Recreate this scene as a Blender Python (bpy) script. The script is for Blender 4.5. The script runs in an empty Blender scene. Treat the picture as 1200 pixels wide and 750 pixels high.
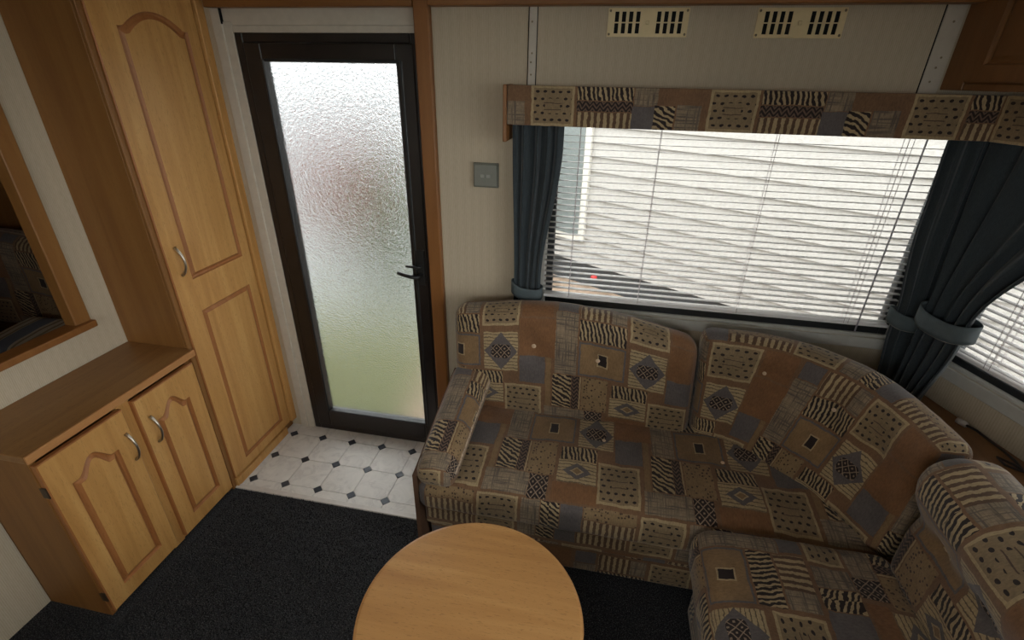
import bpy, bmesh, math, random
import numpy as np
from mathutils import Vector, Matrix, noise
random.seed(4)
sc = bpy.context.scene
COL = sc.collection

# ---------------------------------------------------------------- camera
F_PX, PITCH, YAW, ROLL = 567.86, 0.466326, -0.184258, 0.0185336
CAM = Vector((0.0, -1.72, 1.595))
_cy, _sy, _cp, _sp = math.cos(YAW), math.sin(YAW), math.cos(PITCH), math.sin(PITCH)
_f = Vector((_sy*_cp, _cy*_cp, -_sp)); _r = Vector((_cy, -_sy, 0)); _u = _r.cross(_f)
_cr, _sr = math.cos(ROLL), math.sin(ROLL)
_r2 = _r*_cr + _u*_sr; _u2 = _u*_cr - _r*_sr
cam_data = bpy.data.cameras.new('camera')
cam = bpy.data.objects.new('camera', cam_data); COL.objects.link(cam)
cam.matrix_world = Matrix(((_r2.x, _u2.x, -_f.x, CAM.x), (_r2.y, _u2.y, -_f.y, CAM.y), (_r2.z, _u2.z, -_f.z, CAM.z), (0, 0, 0, 1)))
cam_data.sensor_width = 36.0; cam_data.sensor_fit = 'HORIZONTAL'
cam_data.lens = F_PX/1200*36.0
cam_data.clip_start = 0.02
sc.camera = cam

# ---------------------------------------------------------------- world, light, exposure
w = bpy.data.worlds.new('overcast_sky'); sc.world = w; w.use_nodes = True
bg = w.node_tree.nodes['Background']
bg.inputs[0].default_value = (1.0, 0.98, 0.95, 1); bg.inputs[1].default_value = 1.0
sc.view_settings.view_transform = 'Standard'; sc.view_settings.look = 'None'
sc.view_settings.gamma = 1; sc.view_settings.use_curve_mapping = False
sc.view_settings.exposure = 2.68
sc.cycles.use_denoising = True
sc.cycles.max_bounces = 14; sc.cycles.diffuse_bounces = 7; sc.cycles.glossy_bounces = 4
sc.cycles.transmission_bounces = 8; sc.cycles.transparent_max_bounces = 24
sc.cycles.sample_clamp_indirect = 6

def portal(name, center, wx, wy, normal):
    """daylight portal: helps the renderer sample the sky through a window, gives no light of its own"""
    l = bpy.data.lights.new(name, 'AREA'); l.shape = 'RECTANGLE'; l.size = wx; l.size_y = wy
    l.cycles.is_portal = True
    o = bpy.data.objects.new(name, l); COL.objects.link(o)
    o.location = center; o.rotation_euler = Vector(normal).to_track_quat('-Z', 'Z').to_euler()
XL_ = -1.686; RW0 = Vector((1.08, 0, 0)); RD = Vector((0.304, -0.9527, 0)).normalized(); RN = Vector((-0.9527, -0.304, 0)).normalized()
portal('portal_window_back', (0.42, 0.06, 1.16), 1.25, 0.75, (0, -1, 0))
portal('portal_window_right', RW0 + RD*0.45 - RN*0.07 + Vector((0, 0, 1.16)), 0.66, 0.75, RN)
portal('portal_window_front', (1.41, -1.4, 1.28), 1.1, 1.1, (-1, 0, 0))
portal('portal_added_window_rear', (XL_+1.35, -2.86, 1.475), 1.6, 0.55, (0, 1, 0))  # serves the unseen rear window added as fill

portal('portal_added_rooflight', (-0.35, -2.0, 2.08), 0.4, 0.4, (0, 0, -1))  # serves the rooflight added to brighten the room

# ---------------------------------------------------------------- helpers
BASE = {}
def link(o):
    COL.objects.link(o); return o
def tag(o, label=None, cat=None, group=None, kind=None):
    if label: o['label'] = label
    if cat: o['category'] = cat
    if group: o['group'] = group
    if kind: o['kind'] = kind
    return o
def thing(name, base, label=None, cat=None, group=None, kind=None):
    o = link(bpy.data.objects.new(name, None)); o.location = base; o.empty_display_size = 0.05
    BASE[o.name] = Vector(base)
    return tag(o, label, cat, group, kind)
def finish(name, me, mats, parent=None, base=None, smooth=False):
    """link a mesh built in world coordinates, moved to be local to its thing"""
    if not isinstance(mats, (list, tuple)): mats = [mats]
    for m in mats: me.materials.append(m)
    o = link(bpy.data.objects.new(name, me))
    if parent is not None:
        b = BASE[parent.name]; me.transform(Matrix.Translation(-b)); o.parent = parent; BASE[o.name] = b
    else:
        if base is not None:
            b = Vector(base); me.transform(Matrix.Translation(-b)); o.location = b
        else: b = Vector((0, 0, 0))
        BASE[o.name] = b
    if smooth:
        for p in me.polygons: p.use_smooth = True
    return o
def bm_obj(name, bm, mats, parent=None, base=None, smooth=False):
    me = bpy.data.meshes.new(name); bm.normal_update(); bm.to_mesh(me); bm.free()
    return finish(name, me, mats, parent, base, smooth)
def py_obj(name, v, f, mats, parent=None, base=None, smooth=False, fmat=None):
    me = bpy.data.meshes.new(name); me.from_pydata([tuple(map(float, a)) for a in v], [], f); me.update()
    o = finish(name, me, mats, parent, base, smooth)
    if fmat is not None:
        for p, i in zip(me.polygons, fmat): p.material_index = i
    return o
def add_box(bm, x0, x1, y0, y1, z0, z1, bev=0.0, seg=1, M=None):
    r = bmesh.ops.create_cube(bm, size=1.0); vs = r['verts']
    for v in vs: v.co = Vector((x0 + (v.co.x+.5)*(x1-x0), y0 + (v.co.y+.5)*(y1-y0), z0 + (v.co.z+.5)*(z1-z0)))
    geom = vs
    if bev > 0:
        es = list({e for v in vs for e in v.link_edges})
        b = bmesh.ops.bevel(bm, geom=es, offset=bev, segments=seg, affect='EDGES', profile=0.5)
        geom = list({v for fc in b['faces'] for v in fc.verts} | {v for v in vs if v.is_valid})
    if M is not None:
        for v in geom: v.co = M @ v.co
    return geom
def box(name, x0, x1, y0, y1, z0, z1, mat, parent=None, bev=0.002, seg=1, base=None, M=None):
    bm = bmesh.new(); add_box(bm, x0, x1, y0, y1, z0, z1, bev, seg, M)
    return bm_obj(name, bm, mat, parent, base)
def tube_data(pts, r, n=8, closed=False, caps=True):
    pts = [Vector(p) for p in pts]; V = []; Fc = []
    m = len(pts); prev = None
    for i, p in enumerate(pts):
        a = pts[i-1] if i > 0 else (pts[-1] if closed else p)
        b = pts[i+1] if i < m-1 else (pts[0] if closed else p)
        t = (b-a).normalized()
        if prev is None:
            ref = Vector((0, 0, 1)) if abs(t.z) < .9 else Vector((1, 0, 0))
            nx = t.cross(ref).normalized()
        else:
            nx = (prev - t*prev.dot(t)).normalized()
        prev = nx; ny = t.cross(nx)
        rr = r[i] if isinstance(r, (list, tuple)) else r
        for k in range(n):
            an = 2*math.pi*k/n
            V.append(p + nx*math.cos(an)*rr + ny*math.sin(an)*rr)
    for i in range(m if closed else m-1):
        j = (i+1) % m
        for k in range(n):
            Fc.append((i*n+k, i*n+(k+1) % n, j*n+(k+1) % n, j*n+k))
    if not closed and caps:
        Fc.append(tuple(reversed(range(n)))); Fc.append(tuple((m-1)*n+k for k in range(n)))
    return V, Fc
def tube(name, pts, r, mat, parent=None, n=8, closed=False, base=None):
    v, f = tube_data(pts, r, n, closed)
    return py_obj(name, v, f, mat, parent, base, smooth=True)
def lathe(name, prof, center, mat, parent=None, n=48, base=None, smooth=True):
    V = []; Fc = []
    for (r, z) in prof:
        for k in range(n):
            a = 2*math.pi*k/n; V.append((center[0]+r*math.cos(a), center[1]+r*math.sin(a), center[2]+z))
    for i in range(len(prof)-1):
        for k in range(n):
            Fc.append((i*n+k, i*n+(k+1) % n, (i+1)*n+(k+1) % n, (i+1)*n+k))
    Fc.append(tuple(reversed(range(n)))); Fc.append(tuple((len(prof)-1)*n+k for k in range(n)))
    o = py_obj(name, V, Fc, mat, parent, base)
    return o

# ---------------------------------------------------------------- materials
class NT:
    def __init__(s, name):
        s.m = bpy.data.materials.new(name); s.m.use_nodes = True; s.t = s.m.node_tree; s.b = s.t.nodes['Principled BSDF']
    def n(s, typ, **kw):
        nd = s.t.nodes.new(typ)
        for k, v in kw.items(): setattr(nd, k, v)
        return nd
    def l(s, a, b): s.t.links.new(a, b)
    def val(s, sock, v):
        if hasattr(v, 'is_output'): s.l(v, sock)
        else: sock.default_value = v
    def math(s, op, a, b=0.0, c=0.0, clamp=False):
        nd = s.n('ShaderNodeMath', operation=op); nd.use_clamp = clamp
        s.val(nd.inputs[0], a); s.val(nd.inputs[1], b); s.val(nd.inputs[2], c); return nd.outputs[0]
    def vm(s, op, a, b=(0, 0, 0), sc=None):
        nd = s.n('ShaderNodeVectorMath', operation=op); s.val(nd.inputs[0], a); s.val(nd.inputs[1], b)
        if sc is not None: s.val(nd.inputs['Scale'], sc)
        return nd.outputs[1] if op in ('LENGTH', 'DOT_PRODUCT') else nd.outputs[0]
    def mix(s, f, a, b):
        nd = s.n('ShaderNodeMix', data_type='RGBA'); s.val(nd.inputs[0], f); s.val(nd.inputs[6], a); s.val(nd.inputs[7], b); return nd.outputs[2]
    def noise(s, vec, scale, detail=2.0, rough=0.5, dist=0.0):
        nd = s.n('ShaderNodeTexNoise'); s.l(vec, nd.inputs['Vector']); nd.inputs['Scale'].default_value = scale
        nd.inputs['Detail'].default_value = detail; nd.inputs['Roughness'].default_value = rough; nd.inputs['Distortion'].default_value = dist
        return nd.outputs[0]
    def ramp(s, f, stops):
        nd = s.n('ShaderNodeValToRGB'); s.l(f, nd.inputs[0]); e = nd.color_ramp.elements
        while len(e) < len(stops): e.new(0.5)
        for k, (p, c) in zip(e, stops): k.position = p; k.color = (*c, 1) if len(c) == 3 else c
        return nd.outputs[0]
    def obj(s): return s.n('ShaderNodeTexCoord').outputs['Object']
    def uv(s): return s.n('ShaderNodeTexCoord').outputs['UV']
    def bump(s, h, strength=0.2, dist=0.002):
        nd = s.n('ShaderNodeBump'); s.l(h, nd.inputs['Height']); nd.inputs['Strength'].default_value = strength; nd.inputs['Distance'].default_value = dist
        s.l(nd.outputs[0], s.b.inputs['Normal'])
    def color(s, c): s.val(s.b.inputs['Base Color'], (*c, 1) if isinstance(c, tuple) and len(c) == 3 else c)
    def set(s, rough=0.5, metal=0.0, spec=0.5):
        s.b.inputs['Roughness'].default_value = rough; s.b.inputs['Metallic'].default_value = metal; s.b.inputs['Specular IOR Level'].default_value = spec
        return s.m

def plain(name, c, rough=0.5, metal=0.0, spec=0.5, var=0.12, scale=40):
    t = NT(name); nz = t.noise(t.obj(), scale, 3)
    lo = tuple(x*(1-var) for x in c); hi = tuple(min(1, x*(1+var)) for x in c)
    t.color(t.ramp(nz, [(0.3, lo), (0.7, hi)])); return t.set(rough, metal, spec)

def wood(name, lo, mid, hi, axis='z', rough=0.38, fleck=0.35):
    t = NT(name); o = t.obj()
    st = {'z': (1, 1, .06), 'y': (1, .06, 1), 'x': (.06, 1, 1)}[axis]
    fl = {'z': (1, 1, .18), 'y': (1, .18, 1), 'x': (.18, 1, 1)}[axis]
    big = t.noise(t.vm('MULTIPLY', o, st), 26, 4, 0.55, 0.6)
    fine = t.noise(t.vm('MULTIPLY', o, fl), 300, 2, 0.6)
    patch = t.noise(o, 5, 2)
    c = t.ramp(big, [(0.28, lo), (0.5, mid), (0.74, hi)])
    c = t.mix(t.math('MULTIPLY', t.math('GREATER_THAN', fine, 0.62), fleck), c, (*[x*0.62 for x in lo], 1))
    c = t.mix(t.math('MULTIPLY', patch, 0.35), c, (*[x*0.8 for x in mid], 1))
    t.color(c); t.bump(fine, 0.08, 0.0006)
    return t.set(rough, 0, 0.45)

M = {}
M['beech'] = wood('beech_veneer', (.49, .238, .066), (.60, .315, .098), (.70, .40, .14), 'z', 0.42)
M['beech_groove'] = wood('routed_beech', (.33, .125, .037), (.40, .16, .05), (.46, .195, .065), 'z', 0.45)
M['carcass'] = wood('carcass_cherry', (.22, .092, .023), (.27, .12, .031), (.32, .15, .042), 'z', 0.5, 0.2)
M['worktop'] = wood('worktop_cherry', (.22, .10, .03), (.29, .14, .045), (.35, .18, .06), 'y', 0.4, 0.4)
M['edge'] = wood('edging_cherry', (.42, .19, .062), (.50, .235, .085), (.57, .29, .11), 'y', 0.42, 0.2)
M['trim'] = wood('trim_cherry', (.22, .085, .021), (.26, .105, .027), (.31, .13, .036), 'z', 0.45, 0.2)
M['trim_x'] = wood('cornice_cherry', (.22, .09, .024), (.27, .115, .031), (.32, .14, .042), 'x', 0.45, 0.3)
M['table'] = wood('tabletop_beech', (.44, .21, .068), (.54, .275, .095), (.63, .345, .13), 'x', 0.36, 0.5)
M['dark_wood'] = wood('dark_brown_shelf_wood', (.15, .065, .022), (.20, .09, .03), (.25, .115, .04), 'y', 0.5, 0.2)  # wood of dark brown tone, for the shelf and locker grooves

def wallpaper():
    t = NT('ribbed_cream_wallpaper'); o = t.obj()
    sx = t.n('ShaderNodeSeparateXYZ'); t.l(o, sx.inputs[0])
    u = t.math('ADD', sx.outputs[0], sx.outputs[1])
    wob = t.noise(o, 9, 2)
    rib = t.math('SINE', t.math('ADD', t.math('MULTIPLY', u, 2*math.pi/0.0052), t.math('MULTIPLY', wob, 2.0)))
    broad = t.math('SINE', t.math('MULTIPLY', u, 2*math.pi/0.031))
    nz = t.noise(t.vm('MULTIPLY', o, (1, 1, .12)), 420, 2)
    k = t.math('ADD', t.math('MULTIPLY', rib, .10), t.math('MULTIPLY', broad, .035))
    k = t.math('ADD', t.math('ADD', k, t.math('MULTIPLY', nz, .5)), .25)
    t.color(t.ramp(k, [(0.2, (.44, .365, .26)), (0.55, (.55, .47, .35)), (0.85, (.62, .54, .42))]))
    t.bump(k, .15, .001); return t.set(.75, 0, .25)
M['wallpaper'] = wallpaper()
M['white_trim'] = plain('cream_painted_trim', (.56, .51, .43), .5, var=.05)
M['ceiling'] = plain('ceiling_board', (.82, .80, .76), .8, var=.03)
M['locker'] = wood('locker_brown', (.15, .062, .022), (.19, .082, .028), (.23, .105, .038), 'z', .5, .2)
M['door_frame'] = plain('dark_brown_door_frame', (.018, .013, .011), .33, var=.25, scale=12)
M['black'] = plain('black_plastic', (.012, .012, .012), .35)
M['void'] = plain('joint_and_slot_dark', (.004, .004, .004), .9)  # near black for joints, also painted shade behind the vent slots
M['rubber'] = plain('black_rubber_gasket', (.015, .017, .019), .45)
M['win_frame'] = plain('pale_window_frame', (.52, .51, .47), .45, var=.05)
M['slat'] = plain('white_blind_slat', (.86, .84, .84), .45, var=.02)
M['cord'] = plain('blind_cord', (.45, .40, .42), .7)
M['wand'] = plain('tilt_wand', (.30, .29, .33), .3)
M['nickel'] = plain('brushed_nickel', (.50, .46, .40), .32, 1.0, var=.08)
M['hinge'] = plain('brown_hinge', (.05, .03, .018), .4)
M['vent'] = plain('ivory_gilt_vent', (.74, .60, .34), .42, .1, var=.05)
M['screw'] = plain('screw_metal', (.30, .25, .17), .4, .8)
M['switch'] = plain('grey_green_switch', (.20, .205, .175), .42, var=.05)
M['rocker'] = plain('pale_switch_rocker', (.34, .34, .30), .35, var=.04)
M['button'] = plain('button_cream', (.60, .44, .30), .6)
M['tie_band'] = plain('grey_blue_tie_band', (.075, .098, .108), .7, var=.1)
M['piping_band'] = plain('pale_band_piping', (.30, .29, .26), .7)
M['tile'] = None
M['alu'] = plain('threshold_strip', (.66, .62, .58), .45, .1, var=.06)
M['leg'] = plain('table_pedestal_metal', (.06, .05, .045), .4, .6)
M['cable'] = plain('dark_cable', (.03, .02, .018), .5)
M['plug'] = plain('white_plug', (.55, .5, .45), .5)

def curtain_mat():
    t = NT('slate_blue_curtain_cloth'); o = t.obj()
    a = t.noise(t.vm('MULTIPLY', o, (1, 1, .25)), 500, 2); b = t.noise(o, 14, 3)
    c = t.ramp(a, [(.3, (.027, .036, .042)), (.7, (.045, .058, .066))])
    t.color(t.mix(t.math('MULTIPLY', b, .4), c, (.032, .04, .045, 1))); t.bump(a, .15, .0008)
    t.b.inputs['Sheen Weight'].default_value = .25
    return t.set(.8, 0, .2)
M['curtain'] = curtain_mat()

def tile_mat(name, c, vein):
    t = NT(name); o = t.obj()
    oi = t.n('ShaderNodeObjectInfo')
    p = t.vm('ADD', o, t.vm('SCALE', (1.7, 3.1, 0.9), sc=t.math('MULTIPLY', oi.outputs['Random'], 9.0)))
    a = t.noise(p, 16, 5, .6, 1.2)
    t.color(t.ramp(a, [(.35, c), (.52, tuple(x*.93 for x in c)), (.6, vein), (.68, c)])); t.bump(a, .05, .0008)
    return t.set(.42, 0, .4)
M['tile'] = tile_mat('white_marbled_tile', (.80, .77, .73), (.66, .63, .60))
M['tile_dark'] = tile_mat('slate_inset_tile', (.045, .052, .068), (.08, .085, .10))
M['grout'] = plain('grey_grout', (.42, .38, .34), .7)

def carpet_mat():
    t = NT('charcoal_carpet'); o = t.obj()
    a = t.noise(o, 260, 3, .7); b = t.noise(o, 7, 3)
    c = t.ramp(a, [(.36, (.012, .012, .014)), (.52, (.036, .036, .039)), (.66, (.17, .168, .17))])
    t.color(t.mix(t.math('MULTIPLY', b, .5), c, (.018, .019, .022, 1))); t.bump(a, .6, .004)
    return t.set(.95, 0, .1)
M['carpet'] = carpet_mat()

def fabric_mat(name='patchwork_upholstery', pelmet_row=False):
    """woven patchwork upholstery: printed pieces laid out in a repeat, in fabric UV (metres)"""
    t = NT(name); S = 0.00156; W, H = 335.0, 370.0
    uv = t.uv(); P0 = t.vm('SCALE', uv, sc=1/S)
    wob = t.n('ShaderNodeTexNoise'); t.l(P0, wob.inputs['Vector']); wob.inputs['Scale'].default_value = .06; wob.inputs['Detail'].default_value = 2
    P1 = t.vm('ADD', P0, t.vm('MULTIPLY', t.vm('SUBTRACT', wob.outputs['Color'], (.5, .5, .5)), (5, 5, 0)))
    s0 = t.n('ShaderNodeSeparateXYZ'); t.l(P1, s0.inputs[0])
    u = t.math('MULTIPLY', t.math('FRACT', t.math('DIVIDE', s0.outputs[0], W)), W)
    v = t.math('MULTIPLY', t.math('FRACT', t.math('DIVIDE', s0.outputs[1], H)), H)
    cb = t.n('ShaderNodeCombineXYZ'); t.l(u, cb.inputs[0]); t.l(v, cb.inputs[1]); P = cb.outputs[0]
    # box mask group
    g = bpy.data.node_groups.new('patch_box', 'ShaderNodeTree')
    for nm, ty in (('P', 'NodeSocketVector'), ('C', 'NodeSocketVector'), ('H', 'NodeSocketVector')): g.interface.new_socket(nm, in_out='INPUT', socket_type=ty)
    g.interface.new_socket('Mask', in_out='OUTPUT', socket_type='NodeSocketFloat'); g.interface.new_socket('L', in_out='OUTPUT', socket_type='NodeSocketVector')
    gi = g.nodes.new('NodeGroupInput'); go = g.nodes.new('NodeGroupOutput')
    sub = g.nodes.new('ShaderNodeVectorMath'); sub.operation = 'SUBTRACT'; g.links.new(gi.outputs[0], sub.inputs[0]); g.links.new(gi.outputs[1], sub.inputs[1])
    dv = g.nodes.new('ShaderNodeVectorMath'); dv.operation = 'DIVIDE'; g.links.new(sub.outputs[0], dv.inputs[0]); g.links.new(gi.outputs[2], dv.inputs[1])
    ab = g.nodes.new('ShaderNodeVectorMath'); ab.operation = 'ABSOLUTE'; g.links.new(dv.outputs[0], ab.inputs[0])
    sp = g.nodes.new('ShaderNodeSeparateXYZ'); g.links.new(ab.outputs[0], sp.inputs[0])
    mx = g.nodes.new('ShaderNodeMath'); mx.operation = 'MAXIMUM'; g.links.new(sp.outputs[0], mx.inputs[0]); g.links.new(sp.outputs[1], mx.inputs[1])
    lt = g.nodes.new('ShaderNodeMath'); lt.operation = 'LESS_THAN'; g.links.new(mx.outputs[0], lt.inputs[0]); lt.inputs[1].default_value = 1.0
    g.links.new(lt.outputs[0], go.inputs[0]); g.links.new(dv.outputs[0], go.inputs[1])
    def bx(u0, u1, v0, v1):   # v measured downwards from the top of the repeat, as in the cloth
        nd = t.n('ShaderNodeGroup'); nd.node_tree = g; t.l(P, nd.inputs[0])
        y0, y1 = 350-v1, 350-v0
        nd.inputs[1].default_value = ((u0+u1)/2, (y0+y1)/2, 0); nd.inputs[2].default_value = ((u1-u0)/2, (y1-y0)/2, 1)
        return nd.outputs[0], nd.outputs[1]
    BR = (.225, .122, .062, 1); RU = (.245, .116, .048, 1); TA = (.28, .170, .080, 1); CR = (.44, .325, .180, 1); SL = (.150, .128, .124, 1); DK = (.022, .012, .011, 1); GY = (.31, .23, .15, 1)
    n1 = t.noise(P0, .05, 2); n2 = t.noise(P0, .18, 2); n3 = t.noise(P0, .9, 2)
    def zebra(du, dv_, per, nscale=14.0):
        ph = t.math('ADD', t.math('ADD', t.math('MULTIPLY', u, du/per), t.math('MULTIPLY', v, dv_/per)), t.math('MULTIPLY', n1, nscale/per*.75))
        ph = t.math('ADD', ph, t.math('MULTIPLY', n2, .35))
        return t.mix(t.math('GREATER_THAN', t.math('SINE', t.math('MULTIPLY', ph, 2*math.pi)), -.12), CR, DK)
    ZV = zebra(1, .22, 9.0); ZD = zebra(.42, .85, 9.0, 20)
    # crosshatch
    nu = t.noise(t.vm('MULTIPLY', P0, (.30, .015, 0)), 1, 2); nv = t.noise(t.vm('MULTIPLY', P0, (.015, .30, 0)), 1, 2)
    pl = t.math('MAXIMUM', t.math('MULTIPLY', t.math('SUBTRACT', nu, .47), 6, clamp=True), t.math('MULTIPLY', t.math('SUBTRACT', nv, .47), 6, clamp=True))
    PL = t.mix(t.math('MULTIPLY', pl, .8), GY, (.10, .078, .065, 1))
    # thin lines on cream
    ln = t.math('LESS_THAN', t.math('FRACT', t.math('ADD', t.math('DIVIDE', v, 7.5), t.math('MULTIPLY', n2, .5))), .24)
    LN = t.mix(t.math('MULTIPLY', ln, .8), CR, (.075, .05, .035, 1))
    # lattice
    d1 = t.math('ABSOLUTE', t.math('SUBTRACT', t.math('FRACT', t.math('DIVIDE', t.math('ADD', u, v), 19)), .5))
    d2 = t.math('ABSOLUTE', t.math('SUBTRACT', t.math('FRACT', t.math('DIVIDE', t.math('SUBTRACT', u, v), 19)), .5))
    lat = t.math('MAXIMUM', t.math('GREATER_THAN', t.math('MAXIMUM', d1, d2), .435), t.math('LESS_THAN', t.math('ADD', d1, d2), .19))
    LA = t.mix(lat, DK, (.33, .24, .17, 1))
    # spots
    vo = t.n('ShaderNodeTexVoronoi'); t.l(P1, vo.inputs['Vector']); vo.inputs['Scale'].default_value = .15; vo.inputs['Randomness'].default_value = .7
    LE = t.mix(t.math('LESS_THAN', vo.outputs['Distance'], .33), (.29, .19, .095, 1), (.075, .04, .025, 1))
    # bars, zigzag
    BAR = t.mix(t.math('GREATER_THAN', t.math('FRACT', t.math('ADD', t.math('DIVIDE', u, 12.5), t.math('MULTIPLY', n2, .3))), .5), CR, (.12, .065, .035, 1))
    zz = t.math('ADD', t.math('DIVIDE', v, 9), t.math('PINGPONG', t.math('DIVIDE', u, 7), 1.0))
    ZZ = t.mix(t.math('GREATER_THAN', t.math('FRACT', zz), .55), DK, (.16, .10, .07, 1))
    def plainc(c, k=.25):
        return t.mix(t.math('MULTIPLY', n3, k*1.6), c, (*[x*.55 for x in c[:3]], 1))
    cBR = plainc(BR); cRU = plainc(RU); cTA = plainc(TA); cSL = plainc(SL, .35)
    col = cBR
    def put(m, c):
        nonlocal col
        col = t.mix(m, col, c)
    def patch(u0, u1, v0, v1, c): put(bx(u0, u1, v0, v1)[0], c)
    def dotbox(u0, u1, v0, v1):
        patch(u0, u1, v0, v1, CR)
        patch(u0+5, u1-5, v0+5, v1-5, (.27, .19, .105, 1))
        mi, L = bx(u0+5, u1-5, v0+5, v1-5)
        nxd = max(3, round((u1-u0)/17)); nyd = max(3, round((v1-v0)/15))
        sp = t.n('ShaderNodeSeparateXYZ'); t.l(L, sp.inputs[0])
        lv = t.math('MULTIPLY', t.math('ADD', sp.outputs[1], 1), nyd/2); row = t.math('FLOOR', lv)
        lu = t.math('ADD', t.math('MULTIPLY', t.math('ADD', sp.outputs[0], 1), nxd/2), t.math('MULTIPLY', t.math('MODULO', row, 2), .35))
        a = t.math('SUBTRACT', t.math('FRACT', lu), .5); b = t.math('SUBTRACT', t.math('FRACT', lv), .5)
        d = t.math('ADD', t.math('MULTIPLY', t.math('MULTIPLY', a, a), .55), t.math('MULTIPLY', b, b))
        far = t.math('GREATER_THAN', t.math('MAXIMUM', t.math('MULTIPLY', t.math('ABSOLUTE', sp.outputs[0]), 1.1), t.math('ABSOLUTE', sp.outputs[1])), .42)
        put(t.math('MULTIPLY', t.math('MULTIPLY', t.math('LESS_THAN', d, .034), mi), far), DK)
        for fv in (.42, .58):
            vv = v0+(v1-v0)*fv; patch(u0+(u1-u0)*.3, u0+(u1-u0)*.7, vv, vv+1.6, (.10, .06, .04, 1))
    def diamond(u0, u1, v0, v1, lattice=True):
        patch(u0, u1, v0, v1, LN)
        m, L = bx(u0, u1, v0, v1); sp = t.n('ShaderNodeSeparateXYZ'); t.l(t.vm('ABSOLUTE', L), sp.inputs[0])
        r = t.math('ADD', sp.outputs[0], sp.outputs[1])
        if lattice:
            put(t.math('LESS_THAN', r, .98), cSL)
            d = t.math('ADD', t.math('POWER', t.math('DIVIDE', sp.outputs[0], .58), 4), t.math('POWER', t.math('DIVIDE', sp.outputs[1], .36), 4))
            put(t.math('LESS_THAN', d, 1), LA)
        else:
            for k, c in ((.74, cSL), (.36, CR), (.25, cTA)): put(t.math('LESS_THAN', r, k), c)
    U = 40
    patch(U+90, U+176, 46, 126, cRU); patch(U+90, U+150, 127, 187, cSL); patch(U+152, U+164, 127, 240, cTA)
    patch(U-30, U+50, 166, 196, ZV); diamond(U+5, U+86, 76, 162); diamond(U-33, U+50, 197, 247, False); patch(U-40, U+54, 249, 282, cRU)
    dotbox(U+54, U+142, 194, 278)
    patch(U+168, U+212, 160, 238, ZD); patch(U+213, U+230, 160, 238, ZZ); patch(U+231, U+234, 160, 238, CR); patch(U+236, U+295, 160, 238, LE)
    patch(U+150, U+245, 240, 281, PL); patch(U+246, U+286, 240, 284, LA)
    patch(U+172, U+222, 20, 158, PL)
    patch(U+226, U+295, 36, 78, ZV); patch(0, U-5, 36, 78, ZV)
    for (a, b) in ((U+226, U+295), (0, U-4)):
        patch(a, b, 82, 156, cSL)
    patch(U+230, U+295, 86, 152, cTA); patch(0, U-8, 86, 152, cTA)
    patch(U+268, U+292, 104, 134, CR); patch(U+271, U+289, 107, 131, DK)
    dotbox(U+2, U+88, -16, 62)
    patch(U+94, U+165, -18, 42, cRU); patch(U+175, U+220, -18, 18, cSL); patch(U+226, U+295, -16, 32, BAR); patch(0, U-6, -16, 32, PL)
    patch(U-17, U+28, 286, 346, cSL); patch(U+30, U+136, 286, 312, LE); patch(U+30, U+136, 314, 345, BAR)
    dotbox(U+143, U+230, 286, 346); patch(U+237, U+276, 286, 346, PL); patch(U+278, U+295, 286, 346, ZD); patch(0, U-19, 286, 346, ZD)
    if pelmet_row:
        patch(0, 335, 276, 350, cBR); dotbox(5, 90, 277, 350)
        patch(95, 201, 278, 301, ZV); patch(95, 201, 303, 321, ZZ); patch(95, 201, 323, 350, BAR)
        patch(203, 246, 277, 309, PL); patch(201, 244, 310, 350, cSL); patch(242, 280, 308, 350, ZD); patch(283, 327, 306, 350, PL)
    # weave
    wv = t.noise(t.vm('MULTIPLY', P0, (1, .4, 0)), .34, 4, .75); wear = t.noise(P0, .02, 4, .6)
    fac = t.math('ADD', t.math('MULTIPLY', wv, 1.1), t.math('ADD', t.math('MULTIPLY', wear, .6), .02))
    col = t.vm('SCALE', col, sc=fac)
    t.color(col); t.bump(wv, .25, .0012)
    t.b.inputs['Sheen Weight'].default_value = .2; t.b.inputs['Sheen Roughness'].default_value = .5
    return t.set(.72, 0, .3)
M['fabric'] = fabric_mat()
M['fabric_pelmet'] = fabric_mat('patchwork_pelmet_cloth', True)
M['piping'] = plain('rust_piping', (.11, .055, .03), .7)
M['piping_light'] = plain('frayed_piping', (.40, .30, .22), .7, var=.4, scale=120)

def clear_glass():
    t = NT('window_glass')
    tr = t.n('ShaderNodeBsdfTransparent'); tr.inputs[0].default_value = (.93, .95, .95, 1)
    gl = t.n('ShaderNodeBsdfGlossy'); gl.inputs['Roughness'].default_value = .03
    fr = t.n('ShaderNodeFresnel'); fr.inputs[0].default_value = 1.4
    mx = t.n('ShaderNodeMixShader'); t.l(fr.outputs[0], mx.inputs[0]); t.l(tr.outputs[0], mx.inputs[1]); t.l(gl.outputs[0], mx.inputs[2])
    t.l(mx.outputs[0], t.t.nodes['Material Output'].inputs[0]); return t.m
M['glass'] = clear_glass()
def frosted():
    t = NT('patterned_obscure_glass'); o = t.obj()
    a = t.noise(o, 95, 2, .5, .4); b = t.noise(o, 260, 2)
    h = t.math('ADD', a, t.math('MULTIPLY', b, .35))
    t.b.inputs['Transmission Weight'].default_value = 1.0; t.b.inputs['IOR'].default_value = 1.42
    t.color((.62, .655, .665)); t.bump(h, .6, .006)
    return t.set(.19, 0, .5)
M['frosted'] = frosted()

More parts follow.
